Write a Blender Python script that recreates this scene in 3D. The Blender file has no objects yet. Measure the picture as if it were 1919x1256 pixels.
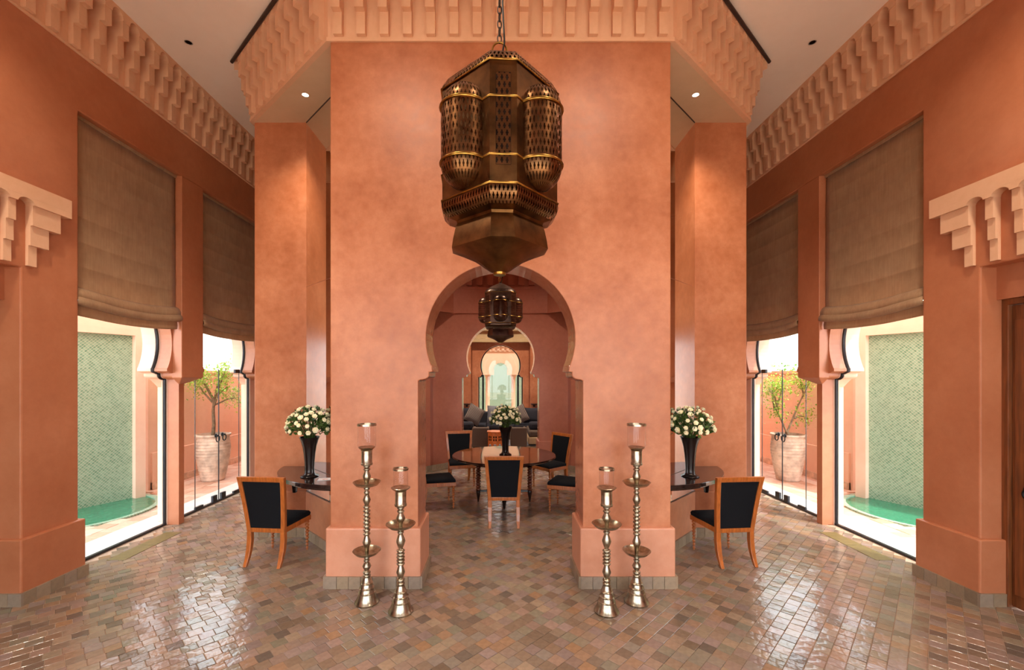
import bpy, bmesh, math, random
from mathutils import Vector, Matrix
random.seed(7)
R = math.radians
PI = math.pi
scene = bpy.context.scene
COL = scene.collection

# ------------------------------------------------------------------ camera
F_PX, CX, HY, H = 820.0, 938.0, 705.0, 1.95
cam_d = bpy.data.cameras.new('camera')
cam_d.sensor_fit = 'HORIZONTAL'
cam_d.sensor_width = 36.0
cam_d.lens = 36.0 * F_PX / 1919.0
cam_d.shift_x = (959.5 - CX) / 1919.0
cam_d.shift_y = (HY - 628.0) / 1919.0
cam_d.clip_start = 0.05
cam_d.clip_end = 300
cam = bpy.data.objects.new('camera', cam_d)
COL.objects.link(cam)
cam.location = (0, 0, H)
cam.rotation_euler = (PI / 2, 0, 0)
scene.camera = cam

# ------------------------------------------------------------------ world, sun, exposure
world = bpy.data.worlds.new('world')
scene.world = world
world.use_nodes = True
bg = world.node_tree.nodes['Background']
bg.inputs[0].default_value = (0.86, 0.93, 1.0, 1)
bg.inputs[1].default_value = 7.0
sun_d = bpy.data.lights.new('sun', 'SUN')
sun_d.energy = 6.5
sun_d.angle = R(1.0)
sun_d.color = (1.0, 0.94, 0.84)
sun = bpy.data.objects.new('sun', sun_d)
COL.objects.link(sun)
_az, _el = (0.66, -0.75), R(64)
_n = math.hypot(*_az)
_to = Vector((_az[0] / _n * math.cos(_el), _az[1] / _n * math.cos(_el), math.sin(_el)))
sun.rotation_euler = _to.to_track_quat('Z', 'Y').to_euler()
sun.location = (0, 0, 20)

vs = scene.view_settings
vs.view_transform = 'Standard'
vs.look = 'None'
vs.gamma = 1.0
vs.use_curve_mapping = False
vs.exposure = 0.12
scene.cycles.max_bounces = 10
scene.cycles.diffuse_bounces = 6
scene.cycles.glossy_bounces = 4
scene.cycles.transmission_bounces = 6
scene.cycles.transparent_max_bounces = 16
scene.cycles.caustics_reflective = False
scene.cycles.caustics_refractive = False
scene.cycles.sample_clamp_indirect = 6.0

SPOT_W = 260.0      # power of one added ceiling spot
WARM = (1.0, 0.87, 0.70)

# ------------------------------------------------------------------ helpers
class MB:
    def __init__(self):
        self.v, self.f = [], []
    def add(self, vs_, fs):
        o = len(self.v)
        self.v += [tuple(p) for p in vs_]
        self.f += [tuple(i + o for i in f) for f in fs]
        return self
    def box(self, x0, x1, y0, y1, z0, z1):
        return self.add([(x0, y0, z0), (x1, y0, z0), (x1, y1, z0), (x0, y1, z0), (x0, y0, z1), (x1, y0, z1), (x1, y1, z1), (x0, y1, z1)],
                        [(0, 3, 2, 1), (4, 5, 6, 7), (0, 1, 5, 4), (1, 2, 6, 5), (2, 3, 7, 6), (3, 0, 4, 7)])
    def prism(self, poly, a, b, axis='y'):
        """poly of (u, w) extruded a..b. axis y: (u,a,w); axis x: (a,u,w); axis z: (u,w,a)"""
        def P(u, w, t):
            return {'y': (u, t, w), 'x': (t, u, w), 'z': (u, w, t)}[axis]
        n = len(poly)
        vs_ = [P(u, w, a) for u, w in poly] + [P(u, w, b) for u, w in poly]
        fs = [tuple(range(n))[::-1], tuple(range(n, 2 * n))]
        fs += [(i, (i + 1) % n, n + (i + 1) % n, n + i) for i in range(n)]
        return self.add(vs_, fs)
    def lathe(self, prof, n=24, c=(0, 0, 0), cap=True, a0=0.0, a1=2 * PI):
        full = abs(a1 - a0 - 2 * PI) < 1e-6
        m = n if full else n + 1
        vs_, fs = [], []
        for r, z in prof:
            for k in range(m):
                a = a0 + (a1 - a0) * k / n
                vs_.append((c[0] + r * math.cos(a), c[1] + r * math.sin(a), c[2] + z))
        for i in range(len(prof) - 1):
            for k in range(n):
                k2 = (k + 1) % m
                fs.append((i * m + k, i * m + k2, (i + 1) * m + k2, (i + 1) * m + k))
        if cap and full:
            if prof[0][0] > 1e-5: fs.append(tuple(range(m))[::-1])
            if prof[-1][0] > 1e-5: fs.append(tuple(range((len(prof) - 1) * m, len(prof) * m)))
        return self.add(vs_, fs)
    def tube(self, path, r, n=8, closed=False):
        pts = [Vector(p) for p in path]
        rs = r if isinstance(r, (list, tuple)) else [r] * len(pts)
        L = len(pts)
        vs_, fs = [], []
        up = None
        for i, p in enumerate(pts):
            a = pts[(i - 1) % L] if (closed or i > 0) else p
            b = pts[(i + 1) % L] if (closed or i < L - 1) else p
            t = (b - a).normalized()
            if up is None:
                up = Vector((0, 0, 1)) if abs(t.z) < 0.9 else Vector((1, 0, 0))
            s = t.cross(up)
            if s.length < 1e-4:
                up = Vector((1, 0, 0)); s = t.cross(up)
            s.normalize(); u = s.cross(t).normalized(); up = u
            for k in range(n):
                q = 2 * PI * k / n
                vs_.append(p + (s * math.cos(q) + u * math.sin(q)) * rs[i])
        for i in range(L if closed else L - 1):
            j = (i + 1) % L
            for k in range(n):
                k2 = (k + 1) % n
                fs.append((i * n + k, i * n + k2, j * n + k2, j * n + k))
        if not closed:
            fs.append(tuple(range(n))[::-1]); fs.append(tuple(range((L - 1) * n, L * n)))
        return self.add(vs_, fs)
    def rings(self, loops, cap=True):
        n = len(loops[0])
        vs_ = [p for l in loops for p in l]
        fs = []
        for i in range(len(loops) - 1):
            for k in range(n):
                k2 = (k + 1) % n
                fs.append((i * n + k, i * n + k2, (i + 1) * n + k2, (i + 1) * n + k))
        if cap:
            fs.append(tuple(range(n))[::-1]); fs.append(tuple(range((len(loops) - 1) * n, len(loops) * n)))
        return self.add(vs_, fs)
    def xform(self, M):
        self.v = [tuple(M @ Vector(p)) for p in self.v]
        return self
    def mesh(self, name, mat, smooth=None, recalc=True):
        me = bpy.data.meshes.new(name)
        me.from_pydata(self.v, [], self.f)
        if recalc:
            bm = bmesh.new(); bm.from_mesh(me)
            bmesh.ops.recalc_face_normals(bm, faces=bm.faces)
            bm.to_mesh(me); bm.free()
        if mat: me.materials.append(mat)
        if smooth is not None:
            me.polygons.foreach_set('use_smooth', [True] * len(me.polygons))
            me.set_sharp_from_angle(angle=R(smooth))
        me.update()
        return me
    def build(self, name, mat, parent=None, smooth=None, bevel=None, loc=None, rotz=None, segs=2, recalc=True):
        o = bpy.data.objects.new(name, self.mesh(name, mat, smooth, recalc))
        COL.objects.link(o)
        if parent: o.parent = parent
        if loc: o.location = loc
        if rotz: o.rotation_euler = (0, 0, rotz)
        if bevel:
            m = o.modifiers.new('bevel', 'BEVEL')
            m.width = bevel; m.segments = segs; m.limit_method = 'ANGLE'; m.angle_limit = R(40)
        return o

def tag(o, label=None, cat=None, group=None, kind=None):
    if label: o['label'] = label
    if cat: o['category'] = cat
    if group: o['group'] = group
    if kind: o['kind'] = kind
    return o
def empty(name, loc=(0, 0, 0), rz=0, **kw):
    o = bpy.data.objects.new(name, None)
    COL.objects.link(o)
    o.empty_display_size = 0.1
    o.location = loc; o.rotation_euler = (0, 0, rz)
    return tag(o, **kw)
def inst(name, mesh, parent, loc=(0, 0, 0), rot=(0, 0, 0), scale=None):
    o = bpy.data.objects.new(name, mesh)
    COL.objects.link(o)
    o.parent = parent; o.location = loc; o.rotation_euler = rot
    if scale: o.scale = scale
    return o
_kids = {}
def copy_tree(o, parent=None):
    c = o.copy(); COL.objects.link(c)
    c.parent = parent
    for ch in list(o.children): copy_tree(ch, c)
    return c
def structure(o, label, cat):
    return tag(o, label, cat, kind='structure')

# ------------------------------------------------------------------ materials
def lin(c):
    return tuple((x / 255 / 12.92) if x / 255 <= 0.04045 else ((x / 255 + 0.055) / 1.055) ** 2.4 for x in c) + (1,)
class NT:
    def __init__(self, name):
        self.m = bpy.data.materials.new(name)
        self.m.use_nodes = True
        self.t = self.m.node_tree
        self.b = self.t.nodes['Principled BSDF']
        self.out = self.t.nodes['Material Output']
    def n(self, typ, **kw):
        nd = self.t.nodes.new(typ)
        for k, v in kw.items():
            if k.startswith('i_'):
                key = k[2:]
                nd.inputs[int(key) if key.isdigit() else key.replace('_', ' ')].default_value = v
            else: setattr(nd, k, v)
        return nd
    def l(self, a, b): self.t.links.new(a, b)
    def ramp(self, fac, stops, interp='LINEAR'):
        r = self.n('ShaderNodeValToRGB')
        r.color_ramp.interpolation = interp
        e = r.color_ramp.elements
        e[0].position, e[0].color = stops[0]
        e[1].position, e[1].color = stops[-1]
        for p, c in stops[1:-1]:
            x = e.new(p); x.color = c
        self.l(fac, r.inputs[0])
        return r.outputs[0]
    def math(self, op, a, b=None):
        m = self.n('ShaderNodeMath', operation=op)
        for i, x in enumerate((a, b)):
            if x is None: continue
            if hasattr(x, 'links'): self.l(x, m.inputs[i])
            else: m.inputs[i].default_value = x
        return m.outputs[0]
    def bump(self, height, strength, dist=0.01):
        b = self.n('ShaderNodeBump')
        b.inputs['Strength'].default_value = strength
        b.inputs['Distance'].default_value = dist
        self.l(height, b.inputs['Height'])
        self.l(b.outputs[0], self.b.inputs['Normal'])
def P(nt, **kw):
    for k, v in kw.items():
        nt.b.inputs[k.replace('_', ' ')].default_value = v
def noise(nt, scale, detail=4, rough=0.55, coord='Object', stretch=None):
    tc = nt.n('ShaderNodeTexCoord')
    src = tc.outputs[coord]
    if stretch:
        mp = nt.n('ShaderNodeMapping'); mp.inputs['Scale'].default_value = stretch
        nt.l(src, mp.inputs[0]); src = mp.outputs[0]
    nz = nt.n('ShaderNodeTexNoise')
    nz.inputs['Scale'].default_value = scale
    nz.inputs['Detail'].default_value = detail
    nz.inputs['Roughness'].default_value = rough
    nt.l(src, nz.inputs['Vector'])
    return nz.outputs['Fac']

def plaster(name, dark, mid, light, rough=0.38, s=1.6, bump=0.12, spec=0.5):
    nt = NT(name)
    a = noise(nt, s, 8, 0.62)
    b = noise(nt, s * 9, 5, 0.6)
    f = nt.math('ADD', nt.math('MULTIPLY', a, 0.7), nt.math('MULTIPLY', b, 0.3))
    c = nt.ramp(f, [(0.34, lin(dark)), (0.5, lin(mid)), (0.66, lin(light))])
    nt.l(c, nt.b.inputs['Base Color'])
    rr = nt.math('ADD', nt.math('MULTIPLY', b, 0.2), rough - 0.1)
    nt.l(rr, nt.b.inputs['Roughness'])
    nt.b.inputs['Specular IOR Level'].default_value = spec
    nt.bump(nt.math('ADD', b, nt.math('MULTIPLY', a, 1.5)), bump, 0.01)
    return nt.m
def simple(name, rgb, rough=0.5, metal=0.0, var=0.12, s=20, bump=0.0, spec=0.5, coat=0.0, stretch=None):
    nt = NT(name)
    f = noise(nt, s, 4, 0.55, stretch=stretch)
    c = lin(rgb)
    d = tuple(max(0, x * (1 - var * 2)) for x in c[:3]) + (1,)
    e = tuple(min(1, x * (1 + var * 2)) for x in c[:3]) + (1,)
    nt.l(nt.ramp(f, [(0.3, d), (0.7, e)]), nt.b.inputs['Base Color'])
    P(nt, Roughness=rough, Metallic=metal)
    nt.b.inputs['Specular IOR Level'].default_value = spec
    nt.b.inputs['Coat Weight'].default_value = coat
    nt.b.inputs['Coat Roughness'].default_value = 0.08
    if bump: nt.bump(f, bump, 0.005)
    return nt.m

M = {}
M['wall'] = plaster('tadelakt_orange', (160, 91, 55), (178, 109, 72), (197, 129, 92), 0.42, 1.5)
M['wall_side'] = plaster('tadelakt_side', (168, 99, 65), (179, 111, 76), (190, 122, 87), 0.42, 1.3)
M['wall_rot'] = plaster('tadelakt_rotunda', (164, 96, 74), (175, 107, 84), (186, 117, 94), 0.32, 1.5)
M['peach'] = plaster('plaster_peach', (216, 168, 132), (222, 175, 140), (228, 182, 148), 0.55, 2.0, 0.08, 0.3)
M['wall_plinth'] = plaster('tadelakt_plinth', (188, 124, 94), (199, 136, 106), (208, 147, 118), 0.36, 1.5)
M['reveal'] = plaster('tadelakt_polished_reveal', (166, 100, 72), (178, 112, 84), (190, 124, 96), 0.17, 1.5, 0.08, 0.7)
M['ceil'] = plaster('plaster_ceiling', (240, 224, 208), (244, 229, 214), (247, 233, 219), 0.6, 0.8, 0.05, 0.3)
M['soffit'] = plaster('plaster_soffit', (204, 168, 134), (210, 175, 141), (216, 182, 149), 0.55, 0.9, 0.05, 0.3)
M['outside'] = plaster('render_pink', (224, 182, 158), (230, 191, 168), (235, 199, 177), 0.8, 1.2, 0.1, 0.2)
M['skirt'] = None
M['black'] = simple('black_iron', (24, 23, 24), 0.4, 0.6, 0.1)
M['frame'] = simple('dark_frame', (46, 44, 48), 0.35, 0.5, 0.1)
M['espresso'] = simple('espresso_wood', (34, 22, 20), 0.16, 0, 0.2, 8, spec=0.6, coat=0.5, stretch=(1, 8, 1))
M['chairwood'] = simple('cherry_wood', (170, 92, 36), 0.32, 0, 0.14, 9, 0.03, coat=0.25, stretch=(6, 6, 0.8))
M['tablewood'] = simple('red_brown_wood', (104, 50, 28), 0.25, 0, 0.2, 9, coat=0.3)
M['velvet'] = simple('black_fabric', (15, 16, 20), 0.9, 0, 0.25, 300, 0.3, spec=0.2)
M['vase'] = simple('dark_bronze_vase', (44, 36, 34), 0.22, 0.55, 0.15, 12)
M['silver'] = simple('aged_nickel', (166, 156, 136), 0.28, 1.0, 0.18, 30, 0.05)
M['brass'] = simple('old_brass', (150, 112, 52), 0.3, 1.0, 0.2, 14)
M['bronze'] = simple('lantern_bronze', (98, 67, 38), 0.38, 1.0, 0.3, 7, 0.04)
M['bronze_d'] = simple('lantern_dark_bronze', (92, 70, 60), 0.4, 0.9, 0.3, 7, 0.04)
M['iron'] = simple('chain_iron', (58, 46, 40), 0.45, 0.8, 0.2)
M['doorwood'] = simple('door_wood', (112, 60, 28), 0.4, 0, 0.2, 5, 0.05, stretch=(8, 8, 0.6))
M['grille'] = simple('olive_brass_plate', (120, 103, 60), 0.45, 0.35, 0.08)
M['marble'] = simple('threshold_marble', (214, 208, 200), 0.3, 0, 0.06, 4)
M['sofa'] = simple('taupe_fabric', (98, 82, 72), 0.9, 0, 0.12, 200, 0.2, spec=0.2)
M['charcoal'] = simple('charcoal_fabric', (48, 47, 54), 0.9, 0, 0.15, 200, 0.2, spec=0.2)
M['greyfab'] = simple('grey_fabric', (116, 114, 120), 0.9, 0, 0.1, 200, 0.2, spec=0.2)
M['orangewood'] = simple('orange_wood', (206, 112, 48), 0.4, 0, 0.12, 12)
M['petal'] = simple('white_petal', (244, 236, 204), 0.6, 0, 0.05, 40, spec=0.3)
M['bark'] = simple('bark', (120, 96, 72), 0.85, 0, 0.25, 25, 0.4)
M['potclay'] = simple('aged_terracotta', (206, 178, 156), 0.8, 0, 0.18, 7, 0.3)
M['soil'] = simple('soil', (92, 62, 44), 0.95, 0, 0.2, 40, 0.4)
M['paper'] = simple('paper', (238, 226, 222), 0.6, 0, 0.04)
M['white'] = simple('white_render', (236, 230, 220), 0.8, 0, 0.03)
M['cream'] = plaster('cream_stone', (184, 158, 132), (190, 165, 139), (196, 172, 146), 0.7, 2.0, 0.05, 0.2)
M['rail'] = simple('rail_dark', (66, 52, 48), 0.4, 0.4, 0.1)
M['beige'] = plaster('beige_moulding', (186, 158, 118), (194, 166, 126), (200, 174, 134), 0.6, 1.5, 0.05, 0.3)
M['trimmetal'] = simple('downlight_trim', (196, 190, 180), 0.3, 0.8, 0.05)
M['holder'] = simple('dark_cavity', (26, 17, 11), 0.9, spec=0.05)

def leafmat(name, a, b):
    nt = NT(name)
    oi = nt.n('ShaderNodeNewGeometry')
    c = nt.ramp(oi.outputs['Random Per Island'], [(0.0, lin(a)), (1.0, lin(b))])
    nt.l(c, nt.b.inputs['Base Color'])
    P(nt, Roughness=0.5)
    tr = nt.n('ShaderNodeBsdfTranslucent'); nt.l(c, tr.inputs[0])
    mx = nt.n('ShaderNodeMixShader'); mx.inputs[0].default_value = 0.35
    nt.l(nt.b.outputs[0], mx.inputs[1]); nt.l(tr.outputs[0], mx.inputs[2])
    nt.l(mx.outputs[0], nt.out.inputs[0])
    return nt.m
M['leaf'] = leafmat('bouquet_leaf', (36, 62, 24), (92, 118, 48))
M['leaf_tree'] = leafmat('citrus_leaf', (96, 140, 40), (186, 206, 84))
M['hedge'] = leafmat('hedge_leaf', (70, 120, 50), (140, 180, 90))

def glassmat(name, tint, refl_rough=0.0, ior=1.5):
    nt = NT(name)
    t = nt.t
    lw = nt.n('ShaderNodeLayerWeight'); lw.inputs[0].default_value = 0.5
    fr = nt.math('ADD', nt.math('MULTIPLY', nt.math('POWER', lw.outputs['Facing'], 5.0), 0.80), 0.025)
    tr = nt.n('ShaderNodeBsdfTransparent'); tr.inputs[0].default_value = tint
    gl = nt.n('ShaderNodeBsdfGlossy'); gl.inputs['Roughness'].default_value = refl_rough
    mx = nt.n('ShaderNodeMixShader')
    nt.l(fr, mx.inputs[0]); nt.l(tr.outputs[0], mx.inputs[1]); nt.l(gl.outputs[0], mx.inputs[2])
    nt.l(mx.outputs[0], nt.out.inputs[0])
    t.nodes.remove(nt.b)
    return nt.m
M['glass'] = glassmat('window_glass', (0.97, 0.985, 0.98, 1))
M['chimney'] = glassmat('hurricane_glass', (0.95, 0.93, 0.93, 1), 0.02, 1.45)

def mirror_mat():
    nt = NT('mirror_silver')
    P(nt, Base_Color=(0.86, 0.85, 0.83, 1), Metallic=1.0, Roughness=0.015)
    return nt.m
M['mirror'] = mirror_mat()

def tile_mat(name, stops, rough=0.2, bump=0.25):
    nt = NT(name)
    oi = nt.n('ShaderNodeObjectInfo')
    at = nt.n('ShaderNodeAttribute', attribute_name='tile_rnd')
    f = nt.math('FRACT', nt.math('ADD', oi.outputs['Random'], at.outputs['Fac']))
    c = nt.ramp(f, stops)
    nz = noise(nt, 26, 4, 0.6)
    mix = nt.n('ShaderNodeMix', data_type='RGBA', blend_type='MULTIPLY')
    mix.inputs[0].default_value = 0.55
    nt.l(c, mix.inputs[6])
    nt.l(nt.ramp(nz, [(0.25, (0.55, 0.55, 0.55, 1)), (0.7, (1, 1, 1, 1))]), mix.inputs[7])
    nt.l(mix.outputs[2], nt.b.inputs['Base Color'])
    nt.l(nt.math('ADD', nt.math('MULTIPLY', nz, 0.18), rough - 0.06), nt.b.inputs['Roughness'])
    nz2 = noise(nt, 15, 2, 0.5)
    nt.bump(nt.math('ADD', nz2, nt.math('MULTIPLY', nz, 0.3)), bump, 0.012)
    return nt.m
FLOOR_STOPS = [(0.0, lin((112, 94, 78))), (0.14, lin((146, 122, 102))), (0.28, lin((132, 112, 104))), (0.42, lin((150, 116, 86))),
               (0.56, lin((146, 124, 116))), (0.7, lin((124, 116, 98))), (0.84, lin((154, 130, 108))), (0.93, lin((100, 88, 78))), (1.0, lin((140, 112, 90)))]
M['tile'] = tile_mat('zellige_floor_tile', FLOOR_STOPS, 0.13)
M['skirt'] = tile_mat('skirting_tile', [(0.0, lin((132, 112, 90))), (0.5, lin((158, 134, 108))), (1.0, lin((146, 128, 112)))], 0.3, 0.15)
M['paver'] = tile_mat('terracotta_paver', [(0.0, lin((204, 150, 122))), (0.4, lin((218, 172, 146))), (0.7, lin((226, 188, 164))), (1.0, lin((198, 142, 112)))], 0.6, 0.2)
M['grout'] = simple('grout', (176, 148, 126), 0.75, 0, 0.1, 60, 0.2)

def far_floor():
    nt = NT('far_floor_tiles')
    tc = nt.n('ShaderNodeTexCoord')
    mp = nt.n('ShaderNodeMapping'); mp.inputs['Rotation'].default_value = (0, 0, R(45)); mp.inputs['Scale'].default_value = (1, 1, 1)
    nt.l(tc.outputs['Object'], mp.inputs[0])
    br = nt.n('ShaderNodeTexBrick')
    br.inputs['Scale'].default_value = 1.0
    br.inputs['Brick Width'].default_value = 0.097; br.inputs['Row Height'].default_value = 0.097
    br.inputs['Mortar Size'].default_value = 0.003
    br.inputs['Color1'].default_value = lin((112, 92, 76)); br.inputs['Color2'].default_value = lin((146, 120, 98)); br.inputs['Mortar'].default_value = lin((170, 148, 126))
    nt.l(mp.outputs[0], br.inputs[0])
    nt.l(br.outputs[0], nt.b.inputs['Base Color'])
    P(nt, Roughness=0.2)
    nt.bump(noise(nt, 14, 2), 0.3, 0.012)
    return nt.m
M['far_floor'] = far_floor()

def zellige_green(name='green_zellige', k=1.0):
    nt = NT(name)
    def zc(c): return tuple(x * k for x in lin(c)[:3]) + (1,)
    tc = nt.n('ShaderNodeTexCoord')
    mp = nt.n('ShaderNodeMapping'); mp.inputs['Rotation'].default_value = (0, 0, R(45))
    nt.l(tc.outputs['UV'], mp.inputs[0])
    br = nt.n('ShaderNodeTexBrick')
    br.offset = 0.0
    br.inputs['Scale'].default_value = 1.0
    br.inputs['Brick Width'].default_value = 0.038; br.inputs['Row Height'].default_value = 0.03
    br.inputs['Mortar Size'].default_value = 0.0028; br.inputs['Bias'].default_value = 0.0
    br.inputs['Color1'].default_value = zc((62, 128, 102)); br.inputs['Color2'].default_value = zc((128, 172, 146)); br.inputs['Mortar'].default_value = zc((184, 192, 172))
    nt.l(mp.outputs[0], br.inputs[0])
    nz = noise(nt, 2.2, 4, 0.6)
    mix = nt.n('ShaderNodeMix', data_type='RGBA')
    nt.l(nt.math('MULTIPLY', nz, 0.55), mix.inputs[0])
    nt.l(br.outputs[0], mix.inputs[6]); mix.inputs[7].default_value = zc((172, 182, 160))
    nt.l(mix.outputs[2], nt.b.inputs['Base Color'])
    P(nt, Roughness=0.22)
    nt.bump(br.outputs['Fac'], -0.3, 0.004)
    return nt.m
M['zellige'] = zellige_green()
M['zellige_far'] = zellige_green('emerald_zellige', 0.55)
def water():
    nt = NT('pool_water')
    P(nt, Base_Color=lin((44, 118, 88)), Roughness=0.04)
    nt.bump(noise(nt, 9, 3), 0.35, 0.02)
    return nt.m
M['water'] = water()

def blind_mat():
    nt = NT('linen_blind')
    a = noise(nt, 6, 4, 0.6)
    w = noise(nt, 60, 2, 0.5, stretch=(1, 1, 0.08))
    f = nt.math('ADD', nt.math('MULTIPLY', a, 0.6), nt.math('MULTIPLY', w, 0.4))
    c = nt.ramp(f, [(0.3, lin((174, 136, 100))), (0.7, lin((198, 160, 122)))])
    nt.l(c, nt.b.inputs['Base Color'])
    P(nt, Roughness=0.75)
    nt.b.inputs['Specular IOR Level'].default_value = 0.25
    nt.b.inputs['Sheen Weight'].default_value = 0.15
    tr = nt.n('ShaderNodeBsdfTranslucent'); nt.l(c, tr.inputs[0])
    mx = nt.n('ShaderNodeMixShader'); mx.inputs[0].default_value = 0.28
    nt.l(nt.b.outputs[0], mx.inputs[1]); nt.l(tr.outputs[0], mx.inputs[2])
    nt.l(mx.outputs[0], nt.out.inputs[0])
    nt.bump(w, 0.15, 0.004)
    return nt.m
M['blind'] = blind_mat()

def perforated(name, rgb, polar, rad=0.12, su=0.023, sv=0.034, fill=0.30, metal_rough=0.34):
    """metal sheet pierced with small keyhole-like holes, in object coordinates"""
    nt = NT(name)
    tc = nt.n('ShaderNodeTexCoord')
    sp = nt.n('ShaderNodeSeparateXYZ'); nt.l(tc.outputs['UV'], sp.inputs[0])
    u = nt.math('DIVIDE', sp.outputs[0], su)
    v = nt.math('DIVIDE', sp.outputs[1], sv)
    row = nt.math('FLOOR', v)
    u2 = nt.math('ADD', u, nt.math('MULTIPLY', nt.math('MODULO', row, 2.0), 0.5))
    fu = nt.math('ABSOLUTE', nt.math('SUBTRACT', nt.math('FRACT', u2), 0.5))
    fv = nt.math('ABSOLUTE', nt.math('SUBTRACT', nt.math('FRACT', v), 0.5))
    a = nt.math('MULTIPLY', nt.math('LESS_THAN', fu, 0.15), nt.math('LESS_THAN', fv, 0.40))
    b = nt.math('MULTIPLY', nt.math('LESS_THAN', fu, 0.27), nt.math('LESS_THAN', fv, 0.14))
    hole = nt.math('MAXIMUM', a, b)
    f = noise(nt, 9, 4)
    c = lin(rgb)
    nt.l(nt.ramp(f, [(0.3, tuple(x * 0.6 for x in c[:3]) + (1,)), (0.7, tuple(min(1, x * 1.5) for x in c[:3]) + (1,))]), nt.b.inputs['Base Color'])
    P(nt, Metallic=1.0, Roughness=metal_rough)
    tr = nt.n('ShaderNodeBsdfTransparent')
    mx = nt.n('ShaderNodeMixShader')
    nt.l(hole, mx.inputs[0]); nt.l(nt.b.outputs[0], mx.inputs[1]); nt.l(tr.outputs[0], mx.inputs[2])
    nt.l(mx.outputs[0], nt.out.inputs[0])
    return nt.m
M['pierced'] = perforated('pierced_bronze', (106, 72, 44), False)
M['pierced_d'] = perforated('pierced_dark_bronze', (92, 70, 60), False)
def emis(name, col, s):
    nt = NT(name)
    P(nt, Base_Color=(0, 0, 0, 1))
    nt.b.inputs['Emission Color'].default_value = col + (1,)
    nt.b.inputs['Emission Strength'].default_value = s
    return nt.m
M['lampglow'] = emis('lamp_glow', (1.0, 0.86, 0.66), 9.0)
def stripes():
    nt = NT('striped_fabric')
    tc = nt.n('ShaderNodeTexCoord')
    w = nt.n('ShaderNodeTexWave'); w.inputs['Scale'].default_value = 9.0
    nt.l(tc.outputs['Object'], w.inputs[0])
    nt.l(nt.ramp(w.outputs['Fac'], [(0.4, lin((62, 56, 56))), (0.6, lin((140, 124, 114)))]), nt.b.inputs['Base Color'])
    P(nt, Roughness=0.9)
    return nt.m
M['stripe'] = stripes()
def tabletop_mat():
    nt = NT('inlaid_table_top')
    tc = nt.n('ShaderNodeTexCoord')
    ln = nt.n('ShaderNodeVectorMath', operation='LENGTH')
    mp = nt.n('ShaderNodeMapping'); mp.inputs['Scale'].default_value = (1, 1, 0)
    nt.l(tc.outputs['Object'], mp.inputs[0]); nt.l(mp.outputs[0], ln.inputs[0])
    r = ln.outputs['Value']
    c = nt.ramp(r, [(0.0, lin((84, 44, 30))), (0.50, lin((98, 52, 36))), (0.52, lin((30, 20, 18))), (0.535, lin((30, 20, 18))), (0.55, lin((70, 36, 28))), (0.61, lin((70, 36, 28))), (0.62, lin((26, 18, 18)))])
    nt.l(c, nt.b.inputs['Base Color'])
    P(nt, Roughness=0.09)
    nt.b.inputs['Coat Weight'].default_value = 0.6
    nt.b.inputs['Coat Roughness'].default_value = 0.04
    return nt.m
M['tabletop'] = tabletop_mat()

def set_uv(o, fn):
    me = o.data
    uv = me.uv_layers.new(name='uv')
    for lp in me.loops:
        uv.data[lp.index].uv = fn(me.vertices[lp.vertex_index].co)

# ------------------------------------------------------------------ the plan (metres)
YC = 6.95                   # middle of the rotunda
WX = 4.10                   # side wall face
CZ = 5.75                   # ceiling
SZ = 5.05                   # soffit of the tower
Y_NEAR, Y_FAR = -0.9, 14.8
HEAD = 4.53                 # head of the window recesses
BAYS = (4.94, 6.83, 8.72)
DOOR_Y0, DOOR_Y1, DOOR_Z = 2.25, 3.74, 2.88

def arch_half(jamb=0.765, r=0.693, cz=2.306, n=22, k=1.0):
    """right half of a horseshoe arch opening from floor to crown, (u, z)"""
    j = jamb
    pts = [(j, 0.0), (j, 1.905), (j - 0.02, 1.915)]
    for i in range(1, 6):
        t = i / 5 * PI / 2
        pts.append((j - 0.022 - 0.078 * math.sin(t) , 1.915 + 0.042 * (1 - math.cos(t))))
    x2 = j - 0.1
    pts += [(x2, 1.985), (x2 - 0.035, 1.99)]
    x3 = math.sqrt(r * r - (2.05 - cz) ** 2)
    pts += [(x3 - 0.008, 2.012), (x3 - 0.008, 2.045)]
    a0 = math.asin((2.05 - cz) / r)
    for i in range(n + 1):
        a = a0 + (PI / 2 - a0) * i / n
        pts.append((r * math.cos(a), cz + r * math.sin(a)))
    return pts
def arch_path(half, c=0.0):
    """whole opening outline, from right foot over the crown to left foot"""
    right = [(c + u, z) for u, z in half]
    left = [(c - u, z) for u, z in half[:-1]][::-1]
    return right + left
def wall_arches(u0, u1, z1, openings):
    """polygon of a wall with openings standing on the floor; openings are paths running right foot -> left foot, sorted by u"""
    poly = [(u0, z1), (u0, 0.0)]
    for path in openings:
        poly += path[::-1]
    poly += [(u1, 0.0), (u1, z1)]
    return poly
def polish_reveal(o, lim):
    # the inside of the arch is burnished: a second material slot on those faces
    o.data.materials.append(M['reveal'])
    for p in o.data.polygons:
        if abs(p.normal.y) < 0.5 and abs(p.center.x) < lim: p.material_index = 1 if p.center.z < 3.3 else 0
ARCH = arch_half()
ARCH2 = arch_half(0.83, 0.735, 2.35)
ARCH_N = [(u * 1.5, z * 1.22) for u, z in ARCH]      # unseen tall arches added behind the viewer to bring in daylight
WARCH = arch_half(0.80, 0.68, 2.36)

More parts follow.
